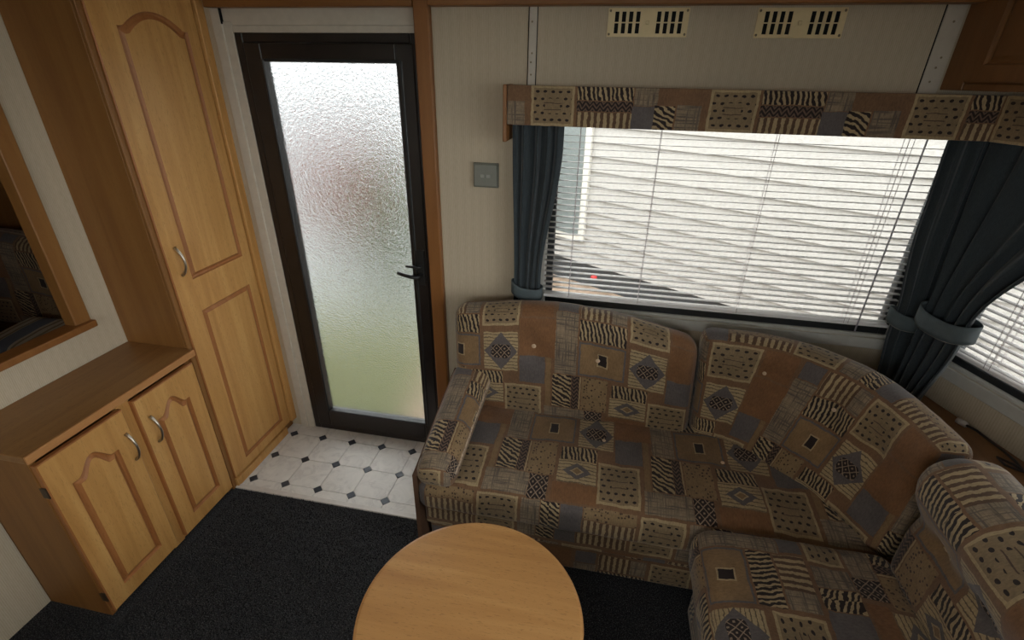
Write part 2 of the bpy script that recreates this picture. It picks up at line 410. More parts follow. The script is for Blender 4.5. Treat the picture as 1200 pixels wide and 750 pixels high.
# ---------------------------------------------------------------- walls with openings
def wall_panel(name, O, D, N, length, height, th, holes, mat, z0=0.0, parent=None):
    """O: start on the inner face, D: direction along, N: inward normal; holes: (a0,a1,z0,z1)"""
    O, D, N = Vector(O), Vector(D), Vector(N); up = Vector((0, 0, 1))
    xs = sorted({0.0, length} | {h[0] for h in holes} | {h[1] for h in holes}); zs = sorted({z0, height} | {h[2] for h in holes} | {h[3] for h in holes})
    V = []; Fc = []; idx = {}
    def vid(a, z, k):
        key = (round(a, 5), round(z, 5), k)
        if key not in idx:
            idx[key] = len(V); V.append(O + D*a + up*z - N*(th*k))
        return idx[key]
    def solid(i, j):
        if i < 0 or j < 0 or i >= len(xs)-1 or j >= len(zs)-1: return False
        cx, cz = (xs[i]+xs[i+1])/2, (zs[j]+zs[j+1])/2
        return not any(h[0] < cx < h[1] and h[2] < cz < h[3] for h in holes)
    flip = D.cross(up).dot(N) < 0
    def add(f): Fc.append(tuple(reversed(f)) if flip else tuple(f))
    for i in range(len(xs)-1):
        for j in range(len(zs)-1):
            if not solid(i, j): continue
            a, b, c, d = xs[i], xs[i+1], zs[j], zs[j+1]
            add([vid(a, c, 0), vid(b, c, 0), vid(b, d, 0), vid(a, d, 0)])
            add([vid(a, d, 1), vid(b, d, 1), vid(b, c, 1), vid(a, c, 1)])
            if not solid(i-1, j): add([vid(a, c, 1), vid(a, c, 0), vid(a, d, 0), vid(a, d, 1)])
            if not solid(i+1, j): add([vid(b, c, 0), vid(b, c, 1), vid(b, d, 1), vid(b, d, 0)])
            if not solid(i, j-1): add([vid(a, c, 1), vid(b, c, 1), vid(b, c, 0), vid(a, c, 0)])
            if not solid(i, j+1): add([vid(a, d, 0), vid(b, d, 0), vid(b, d, 1), vid(a, d, 1)])
    o = py_obj(name, V, Fc, mat, parent, base=(O.x, O.y, 0) if parent is None else None)
    return tag(o, kind='structure') if parent is None else o

XL = -1.686; YR = -2.8; ZC = 2.02
WX0, WX1, WZ0, WZ1 = -0.205, 1.03, 0.79, 1.50
wall_panel('wall_back', (XL-1.2, 0, 0), (1, 0, 0), (0, -1, 0), 1.10-XL+1.2, ZC, 0.05,
           [(-1.382-XL+1.2, -0.622-XL+1.2, 0.0, 1.745), (WX0-XL+1.2, WX1-XL+1.2, WZ0, WZ1)], M['wallpaper'])
HY0, HY1, HZ0, HZ1 = -1.40, -0.60, 0.835, 1.80
wall_panel('wall_left', (XL, 0, 0), (0, -1, 0), (1, 0, 0), 2.8, ZC, 0.03, [(-HY1-.012, -HY0+.012, HZ0-.012, HZ1+.012)], M['wallpaper'])
wall_panel('wall_right', RW0, RD, RN, 0.86, ZC, 0.05, [(0.12, 0.78, WZ0, WZ1)], M['wallpaper'])
RE = RW0 + RD*0.86
wall_panel('wall_front', RE, (0, -1, 0), (-1, 0, 0), 1.16, ZC, 0.05, [(0.04, 1.12, .74, 1.82)], M['wallpaper'])
RE2 = Vector((RE.x, RE.y-1.16, 0)); RD2 = (Vector((1.08, YR, 0))-RE2).normalized()
wall_panel('wall_front_bay', RE2, RD2, Vector((-RD2.y*-1, RD2.x*-1, 0)) if False else Vector((RD2.y, -RD2.x, 0)), (Vector((1.08, YR, 0))-RE2).length, ZC, 0.05, [(0.08, 0.74, WZ0, 1.75)], M['wallpaper'])
wall_panel('wall_rear', (XL, YR, 0), (1, 0, 0), (0, 1, 0), 1.08-XL, ZC, 0.05, [(0.55, 2.15, 1.2, 1.75)], M['wallpaper'])

# floor: carpet sheet, tiled entrance, ceiling
box('floor', XL-1.2, 1.45, -2.85, 0.05, -0.06, -0.004, M['grout'], bev=0)['kind'] = 'structure'
floor = bpy.data.objects['floor']
TX0, TX1, TY0, TY1 = -1.44, -0.50, -0.418, 0.0
bm = bmesh.new()
for (x0, x1, y0, y1) in ((XL, 1.42, -2.8, -0.434), (TX1, 1.10, -0.434, 0.0)):
    add_box(bm, x0, x1, y0, y1, -0.004, 0.0)
bm_obj('carpet_backing', bm, M['carpet'], floor)
RX0, RX1, RY0, RY1 = -.55, -.15, -2.2, -1.8  # ceiling opening for the added rooflight
bm = bmesh.new()
for q in ((XL-1.2, 1.45, -2.85, RY0), (XL-1.2, 1.45, RY1, .05), (XL-1.2, RX0, RY0, RY1), (RX1, 1.45, RY0, RY1)): add_box(bm, *q, ZC, ZC+.03)
tag(bm_obj('ceiling', bm, M['ceiling']), kind='structure')

# carpet pile, tufts over the open floor
rng = np.random.default_rng(2)
def tufts():
    N = 52000
    x = rng.uniform(XL+.004, 0.36, N); y = rng.uniform(-1.5, -0.437, N)
    keep = ~((x < -1.40) & (y > -1.02)) & ~((x > -.53) & (y > -.60)) & (np.hypot(x+.21, y+1.053) > .185)
    x, y = x[keep], y[keep]; n = len(x)
    a = rng.uniform(0, 2*np.pi, n); h = rng.uniform(.004, .0075, n); r = rng.uniform(.0014, .0026, n)
    lx, ly = rng.normal(0, .0016, (2, n))
    V = np.zeros((n, 4, 3))
    for k in range(3):
        V[:, k, 0] = x + r*np.cos(a+k*2.094); V[:, k, 1] = y + r*np.sin(a+k*2.094)
    V[:, 3, 0] = x+lx; V[:, 3, 1] = y+ly; V[:, 3, 2] = h
    b = np.arange(n)*4
    Fc = np.stack([np.stack([b, b+1, b+3], 1), np.stack([b+1, b+2, b+3], 1), np.stack([b+2, b, b+3], 1)], 1).reshape(-1, 3)
    me = bpy.data.meshes.new('carpet_pile'); me.from_pydata(V.reshape(-1, 3).tolist(), [], Fc.tolist()); me.update()
    o = finish('carpet_pile', me, M['carpet'])
    tag(o, 'short charcoal speckled carpet pile covering the floor', 'carpet', kind='stuff')
tufts()

# tiles: white clipped octagons with dark diamond insets
PX, PY, TX, TY = 0.1537, 0.1525, -1.236, -0.0705
dd = 0.0215; gp = 0.0009
def poly_prism(pts, z0, z1, bev=.0006):
    n = len(pts); c = Vector((sum(p[0] for p in pts)/n, sum(p[1] for p in pts)/n, 0))
    V = [(p[0], p[1], z0) for p in pts] + [(p[0], p[1], z1-bev) for p in pts] + [(p[0]+(c.x-p[0])*bev*12, p[1]+(c.y-p[1])*bev*12, z1) for p in pts]
    Fc = []
    for k in range(2):
        for i in range(n):
            j = (i+1) % n; Fc.append((k*n+i, k*n+j, (k+1)*n+j, (k+1)*n+i))
    Fc.append(tuple(2*n+i for i in range(n))); return V, Fc
def clip(poly, x0, x1, y0, y1):
    def cut(pl, fn, inter):
        out = []
        for i in range(len(pl)):
            a, b = pl[i-1], pl[i]
            if fn(b):
                if not fn(a): out.append(inter(a, b))
                out.append(b)
            elif fn(a): out.append(inter(a, b))
        return out
    def ix(c): return lambda a, b: (c, a[1]+(b[1]-a[1])*(c-a[0])/(b[0]-a[0]))
    def iy(c): return lambda a, b: (a[0]+(b[0]-a[0])*(c-a[1])/(b[1]-a[1]), c)
    for fn, it in ((lambda p: p[0] >= x0, ix(x0)), (lambda p: p[0] <= x1, ix(x1)), (lambda p: p[1] >= y0, iy(y0)), (lambda p: p[1] <= y1, iy(y1))):
        if poly: poly = cut(poly, fn, it)
    return poly
for i in range(-2, 6):
    for j in range(-1, 4):
        cx, cy = TX+PX*i, TY-PY*j
        d = dd-gp
        dp = clip([(cx-d, cy), (cx, cy-d), (cx+d, cy), (cx, cy+d)], TX0, TX1, TY0, TY1)
        if len(dp) > 2:
            v, f = poly_prism(dp, -0.004, 0.0022); py_obj('inset_tile', v, f, M['tile_dark'], floor)
        ox, oy = cx+PX/2, cy-PY/2; hx, hy = PX/2-gp, PY/2-gp; e = dd+gp*.4
        op = clip([(ox-hx+e, oy-hy), (ox+hx-e, oy-hy), (ox+hx, oy-hy+e), (ox+hx, oy+hy-e), (ox+hx-e, oy+hy), (ox-hx+e, oy+hy), (ox-hx, oy+hy-e), (ox-hx, oy-hy+e)], TX0, TX1, TY0, TY1)
        if len(op) > 2:
            v, f = poly_prism(op, -0.004, 0.002); py_obj('floor_tile', v, f, M['tile'], floor)
box('trim_1', TX0, -0.53, -0.440, -0.4165, -0.004, 0.006, M['alu'], bev=.002)['kind'] = 'structure'

# ---------------------------------------------------------------- cornice, posts, joint strips
def strip(name, *a, mat, bev=.002):
    o = box(name, *a, mat, bev=bev, base=(a[0], a[2], a[4])); o['kind'] = 'structure'; return o
strip('trim_2', -1.385, -0.650, -0.035, 0.0, 1.784, 1.90, mat=M['trim_x'])
strip('trim_3', -0.594, 1.09, -0.045, 0.0, 1.784, 1.90, mat=M['trim_x'])
strip('trim_4', -0.649, -0.597, -0.030, 0.0, 0.0, 2.02, mat=M['trim'], bev=.004)
for nm, x0, x1 in (('trim_5', -0.2835, -0.259), ('trim_6', 0.842, 0.890)):
    o = strip(nm, x0, x1, -0.004, 0.0, 1.52 if x0 > 0 else 1.45, 1.784, mat=M['white_trim'], bev=.0015)
    for z in (1.60, 1.635, 1.66, 1.745):
        lathe('screw', [(.0030, 0), (.0030, .001), (.0012, .0016)], (0, 0, 0), M['screw'], o, 10)
        s = bpy.data.objects[o.children[-1].name]; s.data.transform(Matrix.Translation(BASE[o.name]))
        s.data.transform(Matrix.Rotation(math.pi/2, 4, 'X')); s.data.transform(Matrix.Translation(Vector(((x0+x1)/2+random.uniform(-.004, .004), -.0035, z))-BASE[o.name]))
tag(bpy.data.objects['trim_5'], None)
# dark joints beside the strips
for x in (-0.2845, -0.258, 0.8405):
    box('trim_7', x-.0014, x+.0014, -.0022, 0, 1.45, 1.784, M['void'], bev=0, base=(x, 0, 1.45))['kind'] = 'structure'

# ---------------------------------------------------------------- door
door = thing('door_1', (-0.98, 0.0, 0.0), 'dark brown framed entrance door with a tall obscure glass pane', 'door', kind='structure')
# cream lining
bm = bmesh.new()
add_box(bm, -1.384, -1.348, -0.012, 0.05, 0.0, 1.784, .002); add_box(bm, -1.350, -1.315, -0.006, 0.05, 0.0, 1.745, .002)
add_box(bm, -1.315, -0.649, -0.006, 0.05, 1.713, 1.735, .002)
add_box(bm, -1.345, -0.649, -0.003, 0.05, 1.735, 1.784, .001)
bm_obj('lining', bm, M['white_trim'], door)
box('lining_joint', -1.349, -1.3465, -.0125, -.001, 1.738, 1.784, M['void'], door, 0)
# outer frame (fixed) and sash
bm = bmesh.new()
fx0, fx1, fz0, fz1 = -1.315, -0.645, 0.004, 1.714
def ring(bm, x0, x1, z0, z1, w_, y0, y1, wb=None, wt=None, bev=.003):
    wb = wb or w_; wt = wt or w_
    add_box(bm, x0, x0+w_, y0, y1, z0, z1, bev); add_box(bm, x1-w_, x1, y0, y1, z0, z1, bev)
    add_box(bm, x0+w_, x1-w_, y0, y1, z1-wt, z1, bev); add_box(bm, x0+w_, x1-w_, y0, y1, z0, z0+wb, bev)
ring(bm, fx0, fx1, fz0, fz1, .030, -.004, .045)
bm_obj('door_frame', bm, M['door_frame'], door)
bm = bmesh.new(); ring(bm, fx0+.031, fx1-.018, fz0+.031, fz1-.031, .064, -.010, .035, .088, .052)
sash = bm_obj('sash', bm, M['door_frame'], door)
bm = bmesh.new(); ring(bm, -1.224, -0.704, .118, 1.636, .010, -.013, .03)
bm_obj('glazing_bead', bm, M['rubber'], sash)
box('pane', -1.218, -0.710, .012, .016, .124, 1.630, M['frosted'], door, 0)
# lever handle
hb = box('handle_plate', -.703, -.672, -.018, -.009, .835, .985, M['black'], door, .004, 2)
tube('lever', [(-.688, -.016, .884), (-.688, -.045, .884), (-.695, -.054, .885), (-.715, -.056, .886), (-.745, -.054, .890), (-.772, -.050, .896)], [.008, .008, .0085, .008, .0075, .007], M['black'], hb, 10)
tube('latch_lever', [(-.690, -.016, .918), (-.690, -.030, .918), (-.700, -.034, .918), (-.742, -.034, .920)], [.006, .006, .006, .005], M['black'], hb, 8)
bm = bmesh.new()
for z in (.33, 1.02, 1.46): add_box(bm, -1.290, -1.276, -.013, -.003, z, z+.075, .003)
# ---------------------------------------------------------------- windows
def window(name, O, D, N, a0, a1, z0, z1, label):
    """pale inner frame, black gasket, glass, built in a local frame then placed"""
    D = Vector(D); N = Vector(N); O = Vector(O)
    Mx = Matrix((( D.x, -N.x, 0, O.x), (D.y, -N.y, 0, O.y), (0, 0, 1, 0), (0, 0, 0, 1)))   # local x along, y outward
    c = O + D*((a0+a1)/2)
    t = thing(name, (c.x, c.y, z0), kind='structure'); t['label'] = label
    def rg(nm, x0, x1, zz0, zz1, w_, y0, y1, mat):
        bm = bmesh.new(); ring(bm, x0, x1, zz0, zz1, w_, y0, y1, bev=.002)
        bmesh.ops.transform(bm, matrix=Mx, verts=bm.verts)
        if Mx.to_3x3().determinant() < 0: bmesh.ops.reverse_faces(bm, faces=bm.faces)
        return bm_obj(nm, bm, mat, t)
    rg('frame', a0-.030, a1+.030, z0-.040, z1+.030, .040, -.008, .0, M['win_frame'])
    rg('reveal', a0, a1, z0, z1, .012, .0, .05, M['win_frame'])
    rg('gasket', a0+.012, a1-.012, z0+.012, z1-.012, .024, .012, .045, M['rubber'])
    bm = bmesh.new(); add_box(bm, a0+.03, a1-.03, .026, .029, z0+.03, z1-.03)
    bmesh.ops.transform(bm, matrix=Mx, verts=bm.verts); bm_obj('pane', bm, M['glass'], t)
    return t
window('window_1', (0, 0, 0), (1, 0, 0), (0, -1, 0), WX0, WX1, WZ0, WZ1, 'wide window behind the venetian blind above the sofa')
window('window_2', RW0, RD, RN, 0.12, 0.78, WZ0, WZ1, 'angled bay window behind the second blind')
window('window_3', RE, (0, -1, 0), (-1, 0, 0), 0.04, 1.12, .74, 1.82, 'front bay window beyond the sofa wing')
window('window_4', RE2, RD2, Vector((RD2.y, -RD2.x, 0)), 0.08, 0.74, WZ0, 1.75, 'angled bay window on the far side of the lounge')
window('added_window_rear', (XL, YR, 0), (1, 0, 0), (0, 1, 0), 0.55, 2.15, 1.2, 1.75, 'unseen high window added in the opposite side for daylight')  # unseen, added and set high to light the window wall

added_roofl = thing('added_rooflight', ((RX0+RX1)/2, (RY0+RY1)/2, ZC), kind='structure'); added_roofl['label'] = 'unseen square rooflight added in the lounge ceiling for daylight'  # unseen, added to bring more daylight in from above
bm = bmesh.new()
for q in ((RX0, RX1, RY0, RY0+.02), (RX0, RX1, RY1-.02, RY1), (RX0, RX0+.02, RY0+.02, RY1-.02), (RX1-.02, RX1, RY0+.02, RY1-.02)): add_box(bm, *q, ZC-.008, ZC+.05, .002)
bm_obj('frame', bm, M['win_frame'], added_roofl); box('pane', RX0+.02, RX1-.02, RY0+.02, RY1-.02, ZC+.035, ZC+.039, M['glass'], added_roofl, 0)
# ---------------------------------------------------------------- cushions
def ticks(L, r, step):
    k = 5
    a = [r*(1-math.cos(math.pi/2*i/k)) for i in range(k)]
    n = max(2, int((L-2*r)/step)); mid = [r+(L-2*r)*i/n for i in range(n+1)]
    return a + mid + [L-x for x in reversed(a)]
def cushion(name, L, r, warp, parent, mat=None, uvo=(0, 0), uvs=(1, 1), puff=0.0, dimples=(), wrinkle=0.002, step=.016, side_puff=0.0, seed=0):
    lx, ly, lz = L
    T = [ticks(lx, r, step), ticks(ly, r, step), ticks(lz, min(r, lz*.5), max(step, lz/3))]
    rr = min(r, lx/2, ly/2, lz/2)
    idx = {}; V = []; Fc = []; UV = []
    def vid(p):
        k = tuple(round(c, 5) for c in p)
        if k not in idx: idx[k] = len(V); V.append(p)
        return idx[k]
    def quv(p, ax, s):
        x, y, z = p
        if ax == 2: return (x, y) if s else (x, -y-lz)
        if ax == 1: return (x, ly+(lz-z)) if s else (x, -(lz-z))
        return (lx+(lz-z), y) if s else (-(lz-z), y)
    for ax in range(3):
        a, b = [(1, 2), (2, 0), (0, 1)][ax]
        for s in (0, 1):
            c = L[ax] if s else 0.0
            for i in range(len(T[a])-1):
                for j in range(len(T[b])-1):
                    q = []
                    for (ii, jj) in ((i, j), (i+1, j), (i+1, j+1), (i, j+1)):
                        p = [0, 0, 0]; p[ax] = c; p[a] = T[a][ii]; p[b] = T[b][jj]; q.append(tuple(p))
                    if not s: q.reverse()
                    Fc.append([vid(p) for p in q])
                    UV += [quv(p, ax, s) for p in q]
    out = []
    for p in V:
        x, y, z = p
        c = [min(max(p[k], rr), L[k]-rr) for k in range(3)]
        d = Vector([p[k]-c[k] for k in range(3)])
        if d.length > 1e-9: d.normalize()
        P = Vector(c) + d*rr
        fx = max(0, 1-abs(2*x/lx-1)**4); fy = max(0, 1-abs(2*y/ly-1)**4); fz = z/lz
        P.z += puff*fx**.5*fy**.5*fz
        if side_puff: P.x += side_puff*(2*x/lx-1)*fy; 
        for (dx, dy, dep, rad) in dimples:
            q2 = ((x-dx)**2+(y-dy)**2)/rad**2
            if q2 < 9: P.z -= dep*math.exp(-q2)*fz
        if wrinkle:
            nv = noise.noise(Vector((x*9+seed*3.1, y*9, z*5))) + .5*noise.noise(Vector((x*26+seed, y*20, z*9)))
            P.z += wrinkle*nv*fz*2
            if fz < 1: P.y += wrinkle*nv*(1 if y < ly/2 else -1)
        out.append(warp(P))
    o = py_obj(name, out, Fc, mat or M['fabric'], parent, smooth=True)
    ul = o.data.uv_layers.new(name='UVMap')
    arr = np.array(UV, dtype=np.float32)
    arr[:, 0] = uvo[0] + arr[:, 0]*uvs[0]; arr[:, 1] = uvo[1] + arr[:, 1]*uvs[1]
    ul.data.foreach_set('uv', arr.ravel())
    return o
S = 0.00156
SEAT = 0.40
sofa = thing('corner_sofa', (0.2, -0.35, 0.0), 'brown patchwork corner sofa with curved corner back and sloping arm under the window', 'sofa')
def upholster(name, L, r, warp, **k): return cushion(name, L, r, warp, sofa, **k)
def button(co, nrm, parent, r=.009):
    n = Vector(nrm).normalized()
    q = n.to_track_quat('Z', 'Y').to_matrix().to_4x4()
    bm = bmesh.new(); bmesh.ops.create_uvsphere(bm, u_segments=12, v_segments=8, radius=r)
    for v in bm.verts: v.co.z *= .55
    bmesh.ops.transform(bm, matrix=Matrix.Translation(Vector(co)) @ q, verts=bm.verts)
    return bm_obj('button', bm, M['button'], parent, smooth=True)

# base under the long seat, with a seam and a lower valance
upholster('base', (1.58, .52, .125), .012, lambda p: Vector((-.515+p.x, -.572+p.y*1.03, .16+p.z)), uvo=(.10, .10), wrinkle=.001)
upholster('plinth', (1.56, .52, .125), .012, lambda p: Vector((-.505+p.x, -.556+p.y, .035+p.z)), uvo=(.33, .02), wrinkle=.001)
# long seat
def seat_warp(p):
    x = -.525 + p.x; y = -.612 + p.y; z = .278 + p.z
    z -= .012*math.exp(-((y+.60)/.05)**2)
    return Vector((x, y, z))
seat = upholster('seat_cushion', (1.42, .545, SEAT-.278), .038, seat_warp, puff=.010, uvo=(-.525+.525+.075-.0, (350-292)*S), uvs=(1, (292-60)*S/.47),
          dimples=((.61, .33, .008, .03), (1.02, .30, .008, .03), (.18, .36, .006, .03)), wrinkle=.0036, seed=2)
for (x, y) in ((.61, .33), (1.02, .30)):
    button(seat_warp(Vector((x, y, SEAT-.278+.002))), (0, 0, 1), seat, .007)

# long back cushion with arched top
def arch(x):   # height of the top along the back
    t = (x+.52)/.91
    return .812 + .055*math.exp(-((t-.42)/.36)**2) - .040*max(0, t-.62)/.38*max(0, t-.62)/.38
BH = .40
def back_warp(p):
    h = p.y/BH
    xe = .40 - .03*h
    x = -.512 + p.x/.91*(xe+.512)
    top = arch(x)
    z = SEAT-.03 + h*(top-SEAT+.03)
    return Vector((x, -.068 - .014*h - p.z*(.9+.05*math.sin(math.pi*h)), z))
bd = ((.315, .275, .016, .035), (.555, .255, .016, .035), (.79, .27, .014, .035))
back = upholster('back_cushion', (.91, BH, .115), .045, back_warp, puff=.012, uvo=(-32*S, 66*S), uvs=(.96, 1.0), dimples=bd, wrinkle=.0022, seed=5)
for (x, y, d, r) in bd[:2]:
    button(back_warp(Vector((x, y, .115-.004))), (0, -1, .15), back)

# curved corner back
def interp(pts, t):
    n = len(pts)-1; f = min(max(t, 0), 1)*n; i = min(int(f), n-1); f -= i
    p0 = Vector(pts[max(i-1, 0)]); p1 = Vector(pts[i]); p2 = Vector(pts[i+1]); p3 = Vector(pts[min(i+2, n)])
    return 0.5*((2*p1)+(p2-p0)*f+(2*p0-5*p1+4*p2-p3)*f*f+(3*p1-p0-3*p2+p3)*f**3)
CB = [(.408, -.170), (.545, -.205), (.66, -.300), (.765, -.420), (.852, -.600)]           # front bottom
CT = [(.378, -.073), (.60, -.078), (.775, -.145), (.905, -.285), (.950, -.455), (.968, -.612)]   # back top edge
CT2 = [(.378, -.170), (.57, -.180), (.71, -.240), (.812, -.345), (.855, -.470), (.870, -.612)]  # front top
CB2 = [(.408, -.06), (.62, -.07), (.80, -.15), (.90, -.30), (.950, -.605)]   # back bottom
CL, CTH = .82, .12
def corner_warp(p):
    t = p.x/CL; h = p.y/BH; k = p.z/CTH
    f = interp(CB, t).lerp(interp(CT2, t), h); b = interp(CB2, t).lerp(interp(CT, t), h)
    xy = b + (f-b)*k
    z = SEAT-.03 + h*(.822 - .02*t - SEAT+.03)
    return Vector((xy.x, xy.y, z))
cd = ((.20, .30, .018, .035), (.46, .28, .020, .04), (.66, .26, .016, .035))
corner = upholster('corner_back_cushion', (CL, BH, CTH), .046, corner_warp, puff=.010, uvo=(.03, .19), dimples=cd, wrinkle=.002, seed=9, step=.014)
for (x, y, d, r) in cd[:2]:
    button(corner_warp(Vector((x, y, CTH-.006))), (-.5, -.8, .15), corner, .007)
# wing: base, seat, back
WS = .425; WL = 1.15
upholster('base', (.50, WL-.02, .26), .012, lambda p: Vector((.40+p.x, -.625-WL+.02+p.y, .03+p.z)), uvo=(.2, .1), wrinkle=.001)
def wing_seat_warp(p):  # local x runs towards the camera, local y from front edge to the back
    x = .352 + p.y; y = -.612 - p.x; z = .285+p.z
    z -= .016*math.exp(-((x-.36)/.05)**2)
    return Vector((x, y, z))
wseat = upholster('seat_cushion', (WL, .53, WS-.285), .045, wing_seat_warp, puff=.014, uvo=(.33, .30), uvs=(1, 1),
          dimples=((.30, .30, .010, .035), (.72, .3, .01, .035)), wrinkle=.004, seed=14)
button(wing_seat_warp(Vector((.30, .30, WS-.285+.004))), (0, 0, 1), wseat, .007)
def wing_back_warp(p):
    h = p.y/BH; z = WS-.035 + h*(.812-WS+.035)
    bulge = .042*math.exp(-((h-.80)/.20)**2) - .012*math.exp(-((h-.52)/.07)**2)
    return Vector((.985 + .012*h - p.z - bulge*(p.z/.12), -.628 - p.x, z))
wd = ((.13, .215, .016, .03), (.45, .215, .016, .03), (.29, .215, .012, .03))
wback = upholster('back_cushion', (WL-.02, BH, .13), .05, wing_back_warp, puff=.008, uvo=(.36, .13), uvs=(1, 1), dimples=wd, wrinkle=.0025, seed=21)
for (x, y, d, r) in wd[:1]:
    button(wing_back_warp(Vector((x, y, .13-.01))), (-1, 0, .2), wback, .008)

# sloping arm: padded rest, inner pad, side panel with piping
AY0, AY1 = -.625, -.135
def arm_z(t): return .470 + .115*max(t, 0)**1.25 + .012*math.sin(math.pi*t)     # t: front 0 .. back 1
def arm_warp(p):   # x across, y front to back, z up
    t = p.y/.50; wd_ = .134 + .022*t
    x = -.520 + p.x/.13*wd_
    return Vector((x, AY0 + t*(AY1-AY0), arm_z(t) - .095 + p.z + .006*math.sin(math.pi*p.x/.13)))
arm = upholster('armrest', (.13, .50, .095), .042, arm_warp, uvo=(.333, .108), uvs=(1.0, 1.0), wrinkle=.002, puff=.006, seed=30, step=.012)
for xo, mt, nm in ((.004, M['piping'], 'piping'), (.127, M['piping_light'], 'piping')):
    pts = [arm_warp(Vector((xo, (.03+.44*i/24), .060))) + Vector((0, 0, .002*math.sin(i*2.1))) for i in range(25)]
    tube(nm, pts, .0055, mt, arm, 8)
# side panel below the arm
prof = []
for i in range(13):
    t = i/12; prof.append((AY0+.02 + t*(AY1-AY0-.0), arm_z(t)-.055))
V = []; Fc = []
for (y, z) in prof:
    for x in (-.533, -.517): V += [(x, y, .012), (x, y, z)]
for i in range(12):
    a = i*4; b = a+4
    Fc += [(a+1, b+1, b, a), (a+2, b+2, b+3, a+3), (a+1, a+3, b+3, b+1), (a, b, b+2, a+2)]
Fc += [(0, 2, 3, 1), (12*4+1, 12*4+3, 12*4+2, 12*4)]
py_obj('side_panel', V, Fc, M['piping'], sofa)
box('arm_pad', -.516, -.43, -.575, -.15, .36, .47, M['piping'], sofa, .01, 2)

# ---------------------------------------------------------------- pelmet and overhead locker
def uv_box(o, su=1.0, ou=0, ov=0, axis=(1, 0, 0)):
    ul = o.data.uv_layers.new(name='UVMap'); ax = Vector(axis)
    for lp in o.data.loops:
        co = o.data.vertices[lp.vertex_index].co + BASE[o.name]
        ul.data[lp.index].uv = (ou + co.dot(ax)*su, ov + (co.z + .3*(co.y if abs(ax.x) > .5 else 0))*su)
PZ0, PZ1 = 1.457, 1.571
pel = thing('pelmet', (.35, -.05, PZ0), 'patchwork fabric covered pelmet box over the blue curtains', 'pelmet')
PC = Vector((1.012, -.100, 0))
su = 1.0
o = box('front_panel', -.330, PC.x, -.104, -.092, PZ0, PZ1, M['fabric_pelmet'], pel, .003, 2); uv_box(o, su, 291*S+.33*su, -PZ0*su + .3*.1*su)
o = box('top_board', -.330, PC.x, -.092, 0, PZ1-.012, PZ1-.001, M['trim_x'], pel, .001)
o = box('end_board', -.343, -.331, -.105, 0, 1.405, PZ1+.001, M['trim'], pel, .002)
Mr = Matrix(((RD.x, -RN.x, 0, PC.x), (RD.y, -RN.y, 0, PC.y), (0, 0, 1, 0), (0, 0, 0, 1)))
bm = bmesh.new(); add_box(bm, 0, .66, -.012, .0, PZ0, PZ1, .003, 2, Mr)
bmesh.ops.recalc_face_normals(bm, faces=bm.faces)
o = bm_obj('return_panel', bm, M['fabric_pelmet'], pel); uv_box(o, su, .12, -PZ0*su, RD)

lock = thing('overhead_locker', RW0 + Vector((-.1, -.2, 1.58)), 'brown wooden overhead locker with panelled door above the corner curtains', 'locker')
LK0 = Vector((.893, -.004, 0))
Ml = Matrix(((RD.x, -RN.x, 0, LK0.x), (RD.y, -RN.y, 0, LK0.y), (0, 0, 1, 0), (0, 0, 0, 1)))
def lbox(nm, x0, x1, y0, y1, z0, z1, mat, bev=.002):
    bm = bmesh.new(); add_box(bm, x0, x1, y0, y1, z0, z1, bev, 1, Ml); bmesh.ops.recalc_face_normals(bm, faces=bm.faces)
    return bm_obj(nm, bm, mat, lock)
lbox('carcass', .0, .80, .012, .19, 1.580, 2.01, M['locker'])
lbox('stile', .0, .066, .0, .012, 1.580, 2.01, M['locker'])
lbox('rail', .066, .80, .002, .012, 1.580, 1.598, M['locker'])

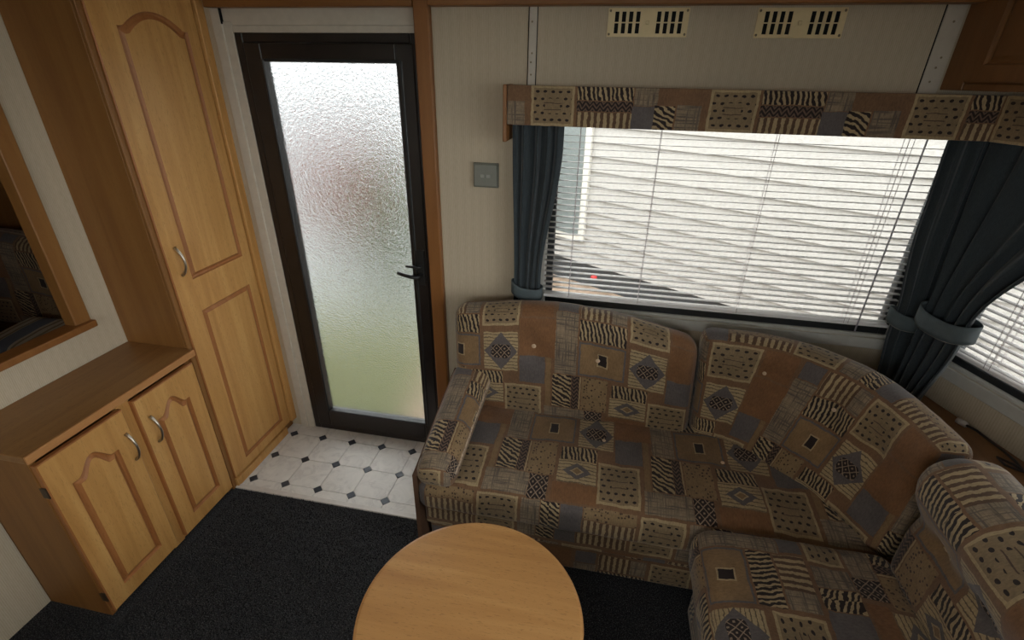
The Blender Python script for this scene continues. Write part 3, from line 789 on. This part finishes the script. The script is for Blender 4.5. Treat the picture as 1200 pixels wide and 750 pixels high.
# panelled cabinet door: slab with a routed groove around a raised panel
def panel_door(name, parent, y0, y1, z0, z1, panels, xf, th, mats, Mx=None):
    """front faces +x at xf (or placed by Mx); panels: (py0,py1,pz0,pz1,arch)"""
    V = []; Fc = []; mi = []
    def outline(py0, py1, pz0, pz1, arc, n=24):
        pts = [(py0+(py1-py0)*i/n, pz0) for i in range(n)]
        sh = arc[1] if arc else 0
        def top(s):   # s 0..1 from right to left
            if not arc: return pz1
            a, hh, sp = arc
            d = abs(s-.5)*2
            if a == 'cathedral':
                k = max(0.0, 1-d/sp); e = (.5-.5*math.cos(math.pi*k))**.75
                return pz1 - hh + hh*e
            return pz1 - hh*min(1, (d/sp)**2) if d < sp else pz1-hh
        pts += [(py1, pz0+(top(0)-pz0)*i/n) for i in range(n)]
        pts += [(py1+(py0-py1)*i/n, top(i/n)) for i in range(n)]
        pts += [(py0, top(1)+(pz0-top(1))*i/n) for i in range(n)]
        return pts
    def addring(A, B, m):
        n = len(A)
        for i in range(n):
            j = (i+1) % n; Fc.append((A[i], A[j], B[j], B[i])); mi.append(m)
    zs = [z0] + [(panels[i][3]+panels[i+1][2])/2 for i in range(len(panels)-1)] + [z1]
    bv = .003
    for k, (py0, py1, pz0, pz1, arc) in enumerate(panels):
        cz0, cz1 = zs[k], zs[k+1]
        pts = outline(py0, py1, pz0, pz1, arc); n = len(pts)//4
        rect = []
        e0 = bv; ez0 = bv if k == 0 else 0; ez1 = bv if k == len(panels)-1 else 0
        R0, R1, Z0_, Z1_ = y0+e0, y1-e0, cz0+ez0, cz1-ez1
        rect += [(R0+(R1-R0)*i/n, Z0_) for i in range(n)] + [(R1, Z0_+(Z1_-Z0_)*i/n) for i in range(n)] + [(R1+(R0-R1)*i/n, Z1_) for i in range(n)] + [(R0, Z1_+(Z0_-Z1_)*i/n) for i in range(n)]
        ins = lambda d: outline(py0+d, py1-d, pz0+d, pz1-d, arc)
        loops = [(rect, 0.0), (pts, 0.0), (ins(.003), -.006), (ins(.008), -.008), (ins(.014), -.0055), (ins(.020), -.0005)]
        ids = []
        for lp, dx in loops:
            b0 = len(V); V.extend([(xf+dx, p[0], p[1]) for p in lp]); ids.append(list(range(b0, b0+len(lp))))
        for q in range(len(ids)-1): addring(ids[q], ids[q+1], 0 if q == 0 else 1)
        Fc.append(tuple(ids[-1])); mi.append(0)
    # slab sides and back
    b0 = len(V)
    V.extend([(xf, y0+bv, z0+bv), (xf, y1-bv, z0+bv), (xf, y1-bv, z1-bv), (xf, y0+bv, z1-bv)])
    V.extend([(xf-bv, y0, z0), (xf-bv, y1, z0), (xf-bv, y1, z1), (xf-bv, y0, z1)]); V.extend([(xf-th, y0, z0), (xf-th, y1, z0), (xf-th, y1, z1), (xf-th, y0, z1)])
    for i in range(4):
        j = (i+1) % 4
        Fc.append((b0+4+i, b0+4+j, b0+j, b0+i)); mi.append(1); Fc.append((b0+8+i, b0+8+j, b0+4+j, b0+4+i)); mi.append(1)
    Fc.append((b0+11, b0+10, b0+9, b0+8)); mi.append(0)
    if Mx is not None: V = [Mx @ Vector(v) for v in V]
    return py_obj(name, V, Fc, mats, parent, fmat=mi)
# locker door: its local +x is the room side
Ml2 = Matrix(((RN.x, RD.x, 0, LK0.x), (RN.y, RD.y, 0, LK0.y), (0, 0, 1, 0), (0, 0, 0, 1)))
ld = panel_door('locker_door', lock, .070, .43, 1.600, 1.99, [(.110, .39, 1.640, 1.95, None)], .012, .012, [M['locker'], M['dark_wood']], Ml2)
ld2 = panel_door('locker_door', lock, .436, .79, 1.600, 1.99, [(.476, .75, 1.640, 1.95, None)], .012, .012, [M['locker'], M['dark_wood']], Ml2)

# ---------------------------------------------------------------- wardrobe
XF = -1.422
ward = thing('wardrobe', (-1.55, -.22, 0), 'tall slim wooden wardrobe with arched panel door beside the entrance', 'wardrobe')
bm = bmesh.new()
add_box(bm, XL+.001, -1.441, -.449, -.002, .0, 2.015, .001)
bm_obj('carcass', bm, M['carcass'], ward)
bm = bmesh.new(); add_box(bm, -1.441, -1.412, -.036, -.0, .045, 2.015, .002)
bm_obj('frame_stile', bm, M['beech'], ward)
box('plinth', -1.441, -1.418, -.430, -.075, .0, .040, M['beech'], ward, .001)
bm = bmesh.new(); add_box(bm, -1.441, -1.428, -.449, -.430, .0, 2.015, .002)
bm_obj('frame_stile', bm, M['carcass'], ward)
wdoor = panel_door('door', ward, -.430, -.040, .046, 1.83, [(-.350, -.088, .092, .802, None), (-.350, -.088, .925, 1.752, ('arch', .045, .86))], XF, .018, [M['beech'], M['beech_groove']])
def bow(parent, y, z0, z1, x=XF, tilt=0.0):
    pts = []
    for i in range(15):
        t = i/14; s = math.sin(math.pi*t)
        pts.append((x + .003 + .026*s**.7, y + tilt*(t-.5), z0+(z1-z0)*t))
    rr = [.0052 - .0012*math.sin(math.pi*i/14) for i in range(15)]
    tube('handle', pts, rr, M['nickel'], parent, 10)
bow(wdoor, -.388, .955, 1.055)
for z in (.16, 1.0, 1.7):
    pass
# ---------------------------------------------------------------- sideboard
sb = thing('sideboard', (-1.55, -.72, 0), 'low wooden two door sideboard with arched panel doors against the wardrobe', 'sideboard')
SY0, SY1 = -1.003, -.452
bm = bmesh.new()
add_box(bm, XL+.001, -1.441, SY0, SY0+.018, 0, .668, .001)
add_box(bm, XL+.001, -1.441, SY1-.018, SY1, 0, .668, .001)
add_box(bm, XL+.001, XL+.006, SY0, SY1, 0, .668); add_box(bm, XL+.006, -1.445, SY0+.018, SY1-.018, .03, .045)
bm_obj('carcass', bm, M['carcass'], sb)
bm = bmesh.new(); add_box(bm, -1.459, -1.4405, -.747, -.700, .0, .668, .002); add_box(bm, -1.459, -1.441, SY0+.018, SY1-.018, .648, .669, .001); add_box(bm, -1.459, -1.447, SY0+.018, SY1-.018, .0, .022, .001)
bm_obj('face_frame', bm, M['beech'], sb)
wt = box('worktop', XL+.001, -1.408, -1.020, -.450, .670, .694, M['worktop'], sb, .003, 2)
bm = bmesh.new(); add_box(bm, -1.409, -1.402, -1.020, -.450, .6695, .6945, .0025, 2)
bm_obj('edging', bm, M['edge'], wt)
for (a, b, hy) in ((-1.000, -.742, -.763), (-.704, -.455, -.672)):
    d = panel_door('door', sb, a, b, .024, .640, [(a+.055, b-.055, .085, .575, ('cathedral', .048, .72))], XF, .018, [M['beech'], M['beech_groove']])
    bow(d, hy, .455, .560)
    side = a-.001 if a < -.9 else b+.001
    for z in (.075, .525):
        bm = bmesh.new(); y_ = a if a < -.9 else b
        add_box(bm, XF-.026, XF-.004, y_-.0035, y_+.0035, z, z+.038, .001); bm_obj('hinge', bm, M['hinge'], d)
# ---------------------------------------------------------------- hatch in the partition with its frame, dinette beyond
hf = thing('hatch_frame', (XL, -.6, HZ0), 'dark wooden frame with projecting ledge around the hatch over the sideboard', 'frame')
box('stile', XL-.031, XL+.016, -.600, -.548, HZ0-.02, HZ1+.05, M['carcass'], hf, .003)
box('stile', XL-.031, XL+.016, -1.45, -1.40, HZ0-.02, HZ1+.05, M['carcass'], hf, .003)
box('header', XL-.031, XL+.016, -1.40, -.600, HZ1, HZ1+.05, M['trim'], hf, .003)
box('ledge', XL-.031, XL+.034, -1.45, -.546, HZ0-.024, HZ0, M['trim'], hf, .004, 2)
# neighbouring compartment
for nm, a in (('wall_far', (XL-1.2, XL-1.17, -2.8, 0, 0, ZC)), ('wall_divider', (XL-1.2, XL-.031, -2.83, -2.8, 0, ZC))):
    box(nm, *a, M['carcass'], bev=0, base=(a[0], a[2], 0))['kind'] = 'structure'
lin = box('dark_lining_back', XL-1.17, XL-.032, -.012, 0.0, 0, ZC, M['carcass'], bev=0, base=(XL-.6, 0, 0)); lin.name = 'wall_dark_lining'; lin['kind'] = 'structure'  # dark wood sheet stands in for the darkness past the hatch
din = thing('dinette_bench', (-2.25, -.25, 0), 'dark patchwork dinette bench seen through the hatch in the partition', 'bench')
cushion('back_cushion', (.9, .44, .12), .045, lambda p: Vector((-2.75+p.x, -.06-p.z-.02*(1-p.y/.44), .47+p.y + .05*math.exp(-((p.x-.15)/.35)**2))), din, uvo=(.1, .1), puff=.01)
cushion('seat_cushion', (.9, .50, .12), .04, lambda p: Vector((-2.75+p.x, -.68+p.y, .34+p.z)), din, uvo=(.25, .2), puff=.01)
box('base', -2.74, -1.86, -.65, -.06, 0, .345, M['carcass'], din, .003)
def stripe_mat():
    t = NT('pale_striped_cloth'); s0 = t.n('ShaderNodeSeparateXYZ'); t.l(t.uv(), s0.inputs[0])
    f = t.math('FRACT', t.math('DIVIDE', s0.outputs[0], .034)); b = t.math('FRACT', t.math('DIVIDE', s0.outputs[0], .19))
    c = t.mix(t.math('LESS_THAN', f, .35), (.62, .56, .45, 1), (.33, .27, .19, 1)); c = t.mix(t.math('GREATER_THAN', b, .62), c, (.19, .22, .27, 1))
    t.color(c); return t.set(.8, 0, .2)
pil = thing('striped_cushion', (-2.15, -.36, .47), 'pale striped cushion lying on the dinette bench beyond the hatch', 'cushion')
cushion('cover', (.46, .30, .12), .055, lambda p: Vector((-2.42+p.x, -.52+p.y*.95, .468+p.z + .35*p.y*.3)), pil, mat=stripe_mat(), puff=.03)

# ---------------------------------------------------------------- round table
TC = (-.210, -1.053, 0.0)
tb = thing('coffee_table', TC, 'round light wood coffee table on a pedestal before the sofa', 'table')
lathe('tabletop', [(.20, .458), (.255, .458), (.2595, .461), (.2605, .466), (.2605, .474), (.2590, .4785), (.254, .480)], TC, M['table'], tb, 96)
lathe('edge_band', [(.2606, .463), (.2616, .464), (.2616, .4755), (.2600, .4782)], TC, M['edge'], tb, 96)
lathe('pedestal', [(.05, .455), (.05, .44), (.028, .43), (.026, .06), (.035, .045), (.05, .036)], TC, M['leg'], tb, 32)
lathe('foot_plate', [(.17, .001), (.175, .006), (.172, .016), (.06, .034)], TC, M['leg'], tb, 48)

# ---------------------------------------------------------------- venetian blinds
def blind(name, O, D, N, a0, a1, z0, z1, off, label, wand_a, cords, lower_gap=0.0):
    O, D, N = Vector(O), Vector(D), Vector(N)
    c = O + D*((a0+a1)/2) + N*off
    t = thing(name, (c.x, c.y, z0), label, 'blind')
    rot = math.atan2(D.y, D.x)
    L = a1-a0
    # one curved slat, shared
    V = []; Fc = []
    for i, x in enumerate((-L/2, L/2)):
        for k in range(5):
            y = -.0125+.025*k/4; V.append((x, y, .0011*(1-(y/.0125)**2)))
    for k in range(4): Fc.append((k, 5+k, 6+k, 1+k))
    me = bpy.data.meshes.new('slat'); me.from_pydata(V, [], Fc); me.update(); me.materials.append(M['slat'])
    for p in me.polygons: p.use_smooth = True
    n = int((z1-z0-.03)/.0208)
    for i in range(n):
        o = link(bpy.data.objects.new('slat', me)); o.parent = t
        o.location = (0, 0, .018+i*.0208); o.rotation_euler = (random.uniform(-.012, .012)-.055, random.uniform(-.0012, .0012), rot)
        md = o.modifiers.new('solid', 'SOLIDIFY'); md.thickness = .0006
    Mx = Matrix.Translation(c) @ Matrix.Rotation(rot, 4, 'Z'); Mx.translation.z = 0
    def lb(nm, x0, x1, y0, y1, zz0, zz1, mat):
        bm = bmesh.new(); add_box(bm, x0, x1, y0, y1, zz0, zz1, .002, 1, Mx); return bm_obj(nm, bm, mat, t)
    lb('head_rail', -L/2, L/2, -.014, .014, z1-.012, z1+.016, M['slat']); lb('bottom_rail', -L/2, L/2, -.0125, .0125, z0, z0+.010, M['slat'])
    for cx in cords:
        for dy in (-.0135, .0135):
            v, f = tube_data([Mx @ Vector((cx-a0-L/2, dy, z0+.006)), Mx @ Vector((cx-a0-L/2, dy, z1))], .0009, 5); py_obj('ladder_cord', v, f, M['cord'], t)
    if wand_a is not None:
        v, f = tube_data([Mx @ Vector((wand_a-a0-L/2, -.016, z0-.02)), Mx @ Vector((wand_a-a0-L/2, -.018, z1))], .0024, 6); py_obj('tilt_wand', v, f, M['wand'], t)
    return t
blind('venetian_blind', (0, 0, 0), (1, 0, 0), (0, -1, 0), -.195, .995, .845, 1.475, .018, 'wide white slatted venetian blind in the window above the sofa', .895, (-.10, .155, .50, .852, .866))
blind('venetian_blind', RW0, RD, RN,   .10, .77, .85, 1.475, .022, 'narrower white slatted blind in the angled window beyond the corner curtains', None, (.28, .295, .52))

# ---------------------------------------------------------------- curtains
def curtain(name, edge, ztop, zbot, N, folds, amp, label, band, group=None, phase=0.0, ns=90, nt=44):
    """edge(z)->(left xy, right xy, amplitude)"""
    V = []; Fc = []
    N = Vector(N)
    for j in range(nt+1):
        z = ztop + (zbot-ztop)*j/nt
        a, b, am = edge(z); a = Vector((*a, 0)); b = Vector((*b, 0))
        for i in range(ns+1):
            s = i/ns
            s2 = s + .35/folds*math.sin(2*math.pi*s*folds*.5+1.3)*.3*math.sin(math.pi*s)
            wv = math.sin(2*math.pi*folds*s + phase + .5*math.sin(3*s+z*2.2)) + .35*math.sin(2*math.pi*folds*1.7*s+2.1*phase+z*1.3)
            p = a.lerp(b, s2) + N*am*(wv*.7)
            V.append((p.x, p.y, z))
    for j in range(nt):
        for i in range(ns):
            q = j*(ns+1)+i; Fc.append((q, q+1, q+ns+2, q+ns+1))
    c = edge((ztop+zbot)/2); base = ((c[0][0]+c[1][0])/2, (c[0][1]+c[1][1])/2, zbot)
    t = thing(name, base, label, 'curtain', group)
    o = py_obj('drape', V, Fc, M['curtain'], t, smooth=True)
    md = o.modifiers.new('solid', 'SOLIDIFY'); md.thickness = .002; md.offset = 0
    # tie band: flat loop round the gathered cloth
    (zc, tilt, hw, depth, h, off) = band
    a, b, am = edge(zc); a = Vector((*a, 0)); b = Vector((*b, 0)); mid = (a+b)/2; d = (b-a).normalized()
    V = []; Fc = []; n = 40
    for k in range(n):
        an = 2*math.pi*k/n; ca, sa = math.cos(an), math.sin(an)
        sg = lambda v: math.copysign(abs(v)**.75, v)
        p = mid + d*(hw*sg(ca)+off) + N*(depth*sg(sa))
        zz = zc + tilt*ca - .012*sa*max(0, sa)
        for q, e in enumerate((-h/2, -h/4, 0, h/4, h/2)):
            V.append((p.x, p.y, zz+e))
    for k in range(n):
        for q in range(4):
            a_ = k*5+q; b_ = ((k+1) % n)*5+q; Fc.append((a_, b_, b_+1, a_+1))
    tbd = py_obj('tie_back', V, Fc, M['tie_band'], t, smooth=True)
    tube('piping', [V[k*5] for k in range(n)], .0028, M['piping_band'], tbd, 6, True)
    md = tbd.modifiers.new('solid', 'SOLIDIFY'); md.thickness = .004
    return t
def sm(a, b, x):
    t = min(1, max(0, (x-a)/(b-a))); return t*t*(3-2*t)
def e_left(z):
    k = sm(1.47, .90, z)
    r = -.152 - .055*sm(1.40, .92, z)
    if z < .87: r += .04*sm(.87, .70, z)
    return (-.318+.012*k, -.056+.008*k), (r, -.056+.008*k), .016-.008*k
curtain('curtain', e_left, 1.468, .66, (0, -1, 0), 4.6, .02, 'dark slate blue curtain tied back beside the light switch', (.878, -.010, .056, .026, .045, 0), phase=.6)
def e_right(z):
    k = sm(1.47, .90, z)
    l = .928 + .010*math.sin(math.pi*sm(1.47, 1.0, z)) + .05*sm(1.25, .90, z)
    r = 1.072
    if z < .87: l += .02*sm(.87, .66, z); r += .02
    return (l, -.060), (r, -.066-.012*k), .015-.003*k
curtain('curtain', e_right, 1.468, .60, (0, -1, 0), 3.4, .02, 'slate blue curtain at the right end of the wide window, tied back in the corner', (.905, -.006, .048, .022, .05, -.012), phase=2.2)
def e_bay(z):
    P = lambda w_, off: RW0 + RD*w_ + RN*off
    k = sm(1.47, .95, z)
    l = P(.055+.05*k, .062+.026*k); r = P(.50 - .262*k**.8, .062+.026*k)
    if z < .92: r = P(.238-.05*sm(.92, .60, z), .088)
    return (l.x, l.y), (r.x, r.y), .016+.004*k
curtain('curtain', e_bay, 1.468, .60, RN, 4.2, .02, 'slate blue curtain of the angled window, wide band tied in the corner', (.955, -.004, .082, .042, .055, 0), phase=.9)

# ---------------------------------------------------------------- vents and switch on the wall
def vent(x0, z0, label):
    W_, H_ = .231, .074
    t = thing('wall_vent', (x0+W_/2, 0, z0), label, 'vent')
    sx = []
    for g0 in (.020, .141):
        for k in range(4): sx.append((g0+k*.0205, g0+k*.0205+.0115))
    holes = [(a, b, z, z+.0265) for (a, b) in sx for z in (.009, .0385)]
    xs = sorted({0, W_} | {round(h[i], 5) for h in holes for i in (0, 1)}); zs = sorted({0, H_} | {round(h[i], 5) for h in holes for i in (2, 3)})
    bm = bmesh.new()
    for i in range(len(xs)-1):
        for j in range(len(zs)-1):
            cx, cz = (xs[i]+xs[i+1])/2, (zs[j]+zs[j+1])/2
            if any(h[0] < cx < h[1] and h[2] < cz < h[3] for h in holes): continue
            bm.faces.new([bm.verts.new((x0+a, -.004, z0+c)) for a, c in ((xs[i], zs[j]), (xs[i+1], zs[j]), (xs[i+1], zs[j+1]), (xs[i], zs[j+1]))])
    bmesh.ops.remove_doubles(bm, verts=bm.verts, dist=1e-5)
    r = bmesh.ops.extrude_face_region(bm, geom=bm.faces[:])
    for v in r['geom']:
        if isinstance(v, bmesh.types.BMVert): v.co.y += .003
    bmesh.ops.recalc_face_normals(bm, faces=bm.faces)
    bm_obj('plate', bm, M['vent'], t)
    box('slot_shade', x0+.004, x0+W_-.004, -.001, .0, z0+.004, z0+H_-.004, M['void'], t, 0)  # thin black sheet painting the shade inside the slots
    for (a, c) in ((.006, .007), (W_-.006, .007), (.006, H_-.007), (W_-.006, H_-.007)):
        bm = bmesh.new(); bmesh.ops.create_uvsphere(bm, u_segments=10, v_segments=6, radius=.0035)
        for v in bm.verts: v.co = Vector((v.co.x+x0+a, v.co.y*.5-.004, v.co.z+z0+c))
        bm_obj('screw', bm, M['screw'], t, smooth=True)
    box('slide_knob', x0+W_/2-.005, x0+W_/2+.004, -.009, -.004, z0+.032, z0+.042, M['vent'], t, .001)
vent(-.0455, 1.7055, 'ivory slotted wall vent nearer the entrance door, above the pelmet')
vent(.3715, 1.7045, 'ivory slotted wall vent nearer the overhead locker, above the pelmet')
sw = thing('light_switch', (-.42, 0, 1.24), 'grey double light switch on the cream wall beside the curtain', 'switch')
box('back_box', -.467, -.377, -.012, 0, 1.238, 1.322, M['switch'], sw, .002)
fp = box('face_plate', -.464, -.380, -.019, -.012, 1.241, 1.319, M['switch'], sw, .004, 2)
for x in (-.433, -.411): box('rocker', x-.0075, x+.0075, -.0215, -.019, 1.273, 1.285, M['rocker'], fp, .002, 2)

# ---------------------------------------------------------------- corner shelf and cable behind the sofa
sh = []
for w_, off in ((0.0, .001), (.855, .001)): sh.append(RW0 + RD*w_ + RN*off)
pl_ = [(.99, -.004), (1.075, -.004), (sh[1].x-.002, sh[1].y), (1.0, -.82), (1.0, -.5)]
v, f = poly_prism(pl_, .640, .662, .001)
n5 = len(pl_); f.append(tuple(reversed(range(n5))))
py_obj('trim_8', v, [tuple(reversed(q)) for q in f] , M['dark_wood'], base=(1.1, -.4, .64))['kind'] = 'structure'
cab = thing('cable', RW0 + RD*.35 + RN*.03 + Vector((0, 0, .664)), 'thin dark cable with pale clip lying along the shelf below the angled window', 'cable')
P = lambda w_, off, z: RW0 + RD*w_ + RN*off + Vector((0, 0, z))
tube('wire', [P(.30, .035, .672), P(.34, .03, .675), P(.38, .03, .672), P(.42, .028, .668), P(.46, .035, .667), P(.50, .055, .667), P(.47, .08, .667), P(.44, .07, .667), P(.47, .055, .668), P(.54, .05, .667), P(.62, .05, .667)], .0035, M['cable'], cab, 8)
tube('clip', [P(.285, .036, .672), P(.312, .034, .674)], .009, M['plug'], cab, 10)

# ---------------------------------------------------------------- outdoors
def siding_mat():
    t = NT('cream_textured_siding'); o = t.obj(); a = t.noise(o, 45, 3); b = t.noise(o, 2.5, 3)
    t.color(t.ramp(a, [(.3, (.305, .296, .282)), (.7, (.365, .355, .34))])); t.bump(a, .3, .004); return t.set(.8, 0, .2)
def ground_mat(name, lo, hi, sc_):
    t = NT(name); a = t.noise(t.obj(), sc_, 4, .65); t.color(t.ramp(a, [(.35, lo), (.68, hi)])); t.bump(a, .5, .02); return t.set(.95, 0, .1)
M['siding'] = siding_mat(); M['gravel'] = ground_mat('brown_gravel', (.19, .14, .10), (.34, .26, .20), 9)
M['concrete'] = ground_mat('pale_concrete', (.25, .26, .26), (.33, .34, .34), 3); M['grass'] = ground_mat('lawn_grass', (.085, .092, .045), (.14, .145, .08), 14)
M['skirt'] = plain('dark_skirting', (.03, .035, .04), .5); M['leaf'] = ground_mat('hedge_leaf', (.03, .055, .012), (.10, .14, .035), 6)
M['brick_red'] = plain('red_brown_panel', (.12, .035, .024), .7)
ZG = -.27
def sheet(name, x0, x1, y0, y1, z, mat):
    o = box(name, x0, x1, y0, y1, z-.05, z, mat, bev=0, base=((x0+x1)/2, (y0+y1)/2, z)); o['kind'] = 'structure'
sheet('ground', -40, 40, -40, 40, ZG-.02, M['concrete']); sheet('ground_gravel', -1.05, 9, .2, 9, ZG, M['gravel']); sheet('ground_lawn', -5.5, -1.05, .1, 1.75, ZG, M['grass'])
# neighbouring caravan with lap siding
ND = Vector((-.857, .515, 0)).normalized(); NN = Vector((-.515, -.857, 0)).normalized(); N0 = Vector((0, 2.75, 0)) - ND*4.0
nb = thing('neighbouring_caravan', (0, 2.9, ZG), 'cream lap sided caravan standing outside the wide window', 'caravan')
Mn = Matrix(((ND.x, -NN.x, 0, N0.x), (ND.y, -NN.y, 0, N0.y), (0, 0, 1, 0), (0, 0, 0, 1)))
def nbox(nm, x0, x1, y0, y1, z0, z1, mat, bev=0):
    bm = bmesh.new(); add_box(bm, x0, x1, y0, y1, z0, z1, bev, 1, Mn); bmesh.ops.recalc_face_normals(bm, faces=bm.faces); return bm_obj(nm, bm, mat, nb)
NLEN = 5.1; NB0 = -.03
nbox('body', 0, NLEN, .02, 2.4, NB0, 2.3, M['siding']); nbox('skirting', .05, NLEN-.05, .05, 2.3, ZG-.02, NB0, M['skirt']); nbox('roof', -.1, NLEN+.1, -.12, 2.5, 2.3, 2.42, M['win_frame'])
zz = NB0; k = 0
while zz < 2.28:
    z1_ = min(zz+.125, 2.3)
    V = [Mn @ Vector(q) for q in ((0, -.010, zz), (NLEN, -.010, zz), (NLEN, .012, z1_), (0, .012, z1_), (0, .02, zz), (NLEN, .02, zz), (NLEN, .02, z1_), (0, .02, z1_))]
    py_obj('siding_board', V, [(3, 2, 1, 0), (0, 1, 5, 4), (2, 3, 7, 6), (1, 2, 6, 5), (3, 0, 4, 7)], M['siding'], nb); zz += .125
wv_ = nbox('window_frame', 4.18, 4.75, -.035, .02, .18, 1.55, M['win_frame'], .004); 
bm = bmesh.new(); add_box(bm, 4.24, 4.70, -.040, -.034, .24, 1.49, 0, 1, Mn); bmesh.ops.recalc_face_normals(bm, faces=bm.faces); bm_obj('pane', bm, plain('grey_glazing', (.14, .16, .16), .15), wv_)
nbox('corner_post', NLEN-.04, NLEN+.02, -.03, .05, NB0, 2.3, M['win_frame'], .004)
gb = thing('red_reflector', (Mn @ Vector((4.02, -.06, ZG))), 'small red lamp low on the caravan outside the window', 'lamp')
lathe('lens', [(.03, 0), (.03, .02), (.012, .03)], (Mn @ Vector((4.0, -.06, NB0-.10))), plain('red_lens', (.45, .03, .03), .3), gb, 16)
# shapes beyond the entrance door
chest = thing('garden_chest', (-2.5, 2.8, ZG), 'red brown garden chest on pale blocks outside beyond the obscure glass door', 'chest')
box('body', -3.1, -1.98, 2.6, 3.2, .18, .88, M['brick_red'], chest, .01); box('lid', -3.14, -1.94, 2.56, 3.24, .88, .93, M['brick_red'], chest, .01)
for x in (-2.95, -2.3): box('block', x, x+.2, 2.65, 3.15, ZG-.02, .18, M['concrete'], chest, .01)
far = thing('white_caravan', (-7.5, 8.6, ZG), 'distant white caravan outside beyond the obscure glass door', 'caravan')
box('body', -12, -3.2, 8, 10.4, -.1, 2.4, plain('grey_white_panel', (.36, .37, .38), .6), far, .02); box('skirting', -11.9, -3.3, 8.1, 10.3, ZG-.02, -.1, M['skirt'], far, 0)
for x in (-10.5, -7.8, -5.2): box('window', x, x+1.3, 7.97, 8.02, .8, 1.7, M['skirt'], far, .01)
def bush(cx, cy, rx, ry, h, label, n=420):
    t = thing('garden_shrub', (cx, cy, ZG), label, 'shrub'); V = []; Fc = []
    for i in range(n):
        a = random.uniform(0, 2*math.pi); q = random.random()**.5; zz = random.uniform(.05, 1)
        k = math.sqrt(max(.05, 1-(zz-.35)**2/.5))
        p = Vector((cx+rx*q*k*math.cos(a), cy+ry*q*k*math.sin(a), ZG+h*zz)); e = Vector((random.uniform(-1, 1), random.uniform(-1, 1), random.uniform(-1, 1))).normalized()
        f_ = e.orthogonal().normalized(); l = random.uniform(.05, .1); b = len(V)
        V += [p-e*l, p+f_*l*.45, p+e*l, p-f_*l*.45]; Fc.append((b, b+1, b+2, b+3))
    py_obj('foliage', V, Fc, M['leaf'], t); tube('stem', [(cx, cy, ZG-.02), (cx, cy, ZG+h*.6)], .03, M['brick_red'], t)
bush(-1.75, 2.3, .3, .35, 1.25, 'green garden shrub outside beyond the obscure glass door near the lawn')
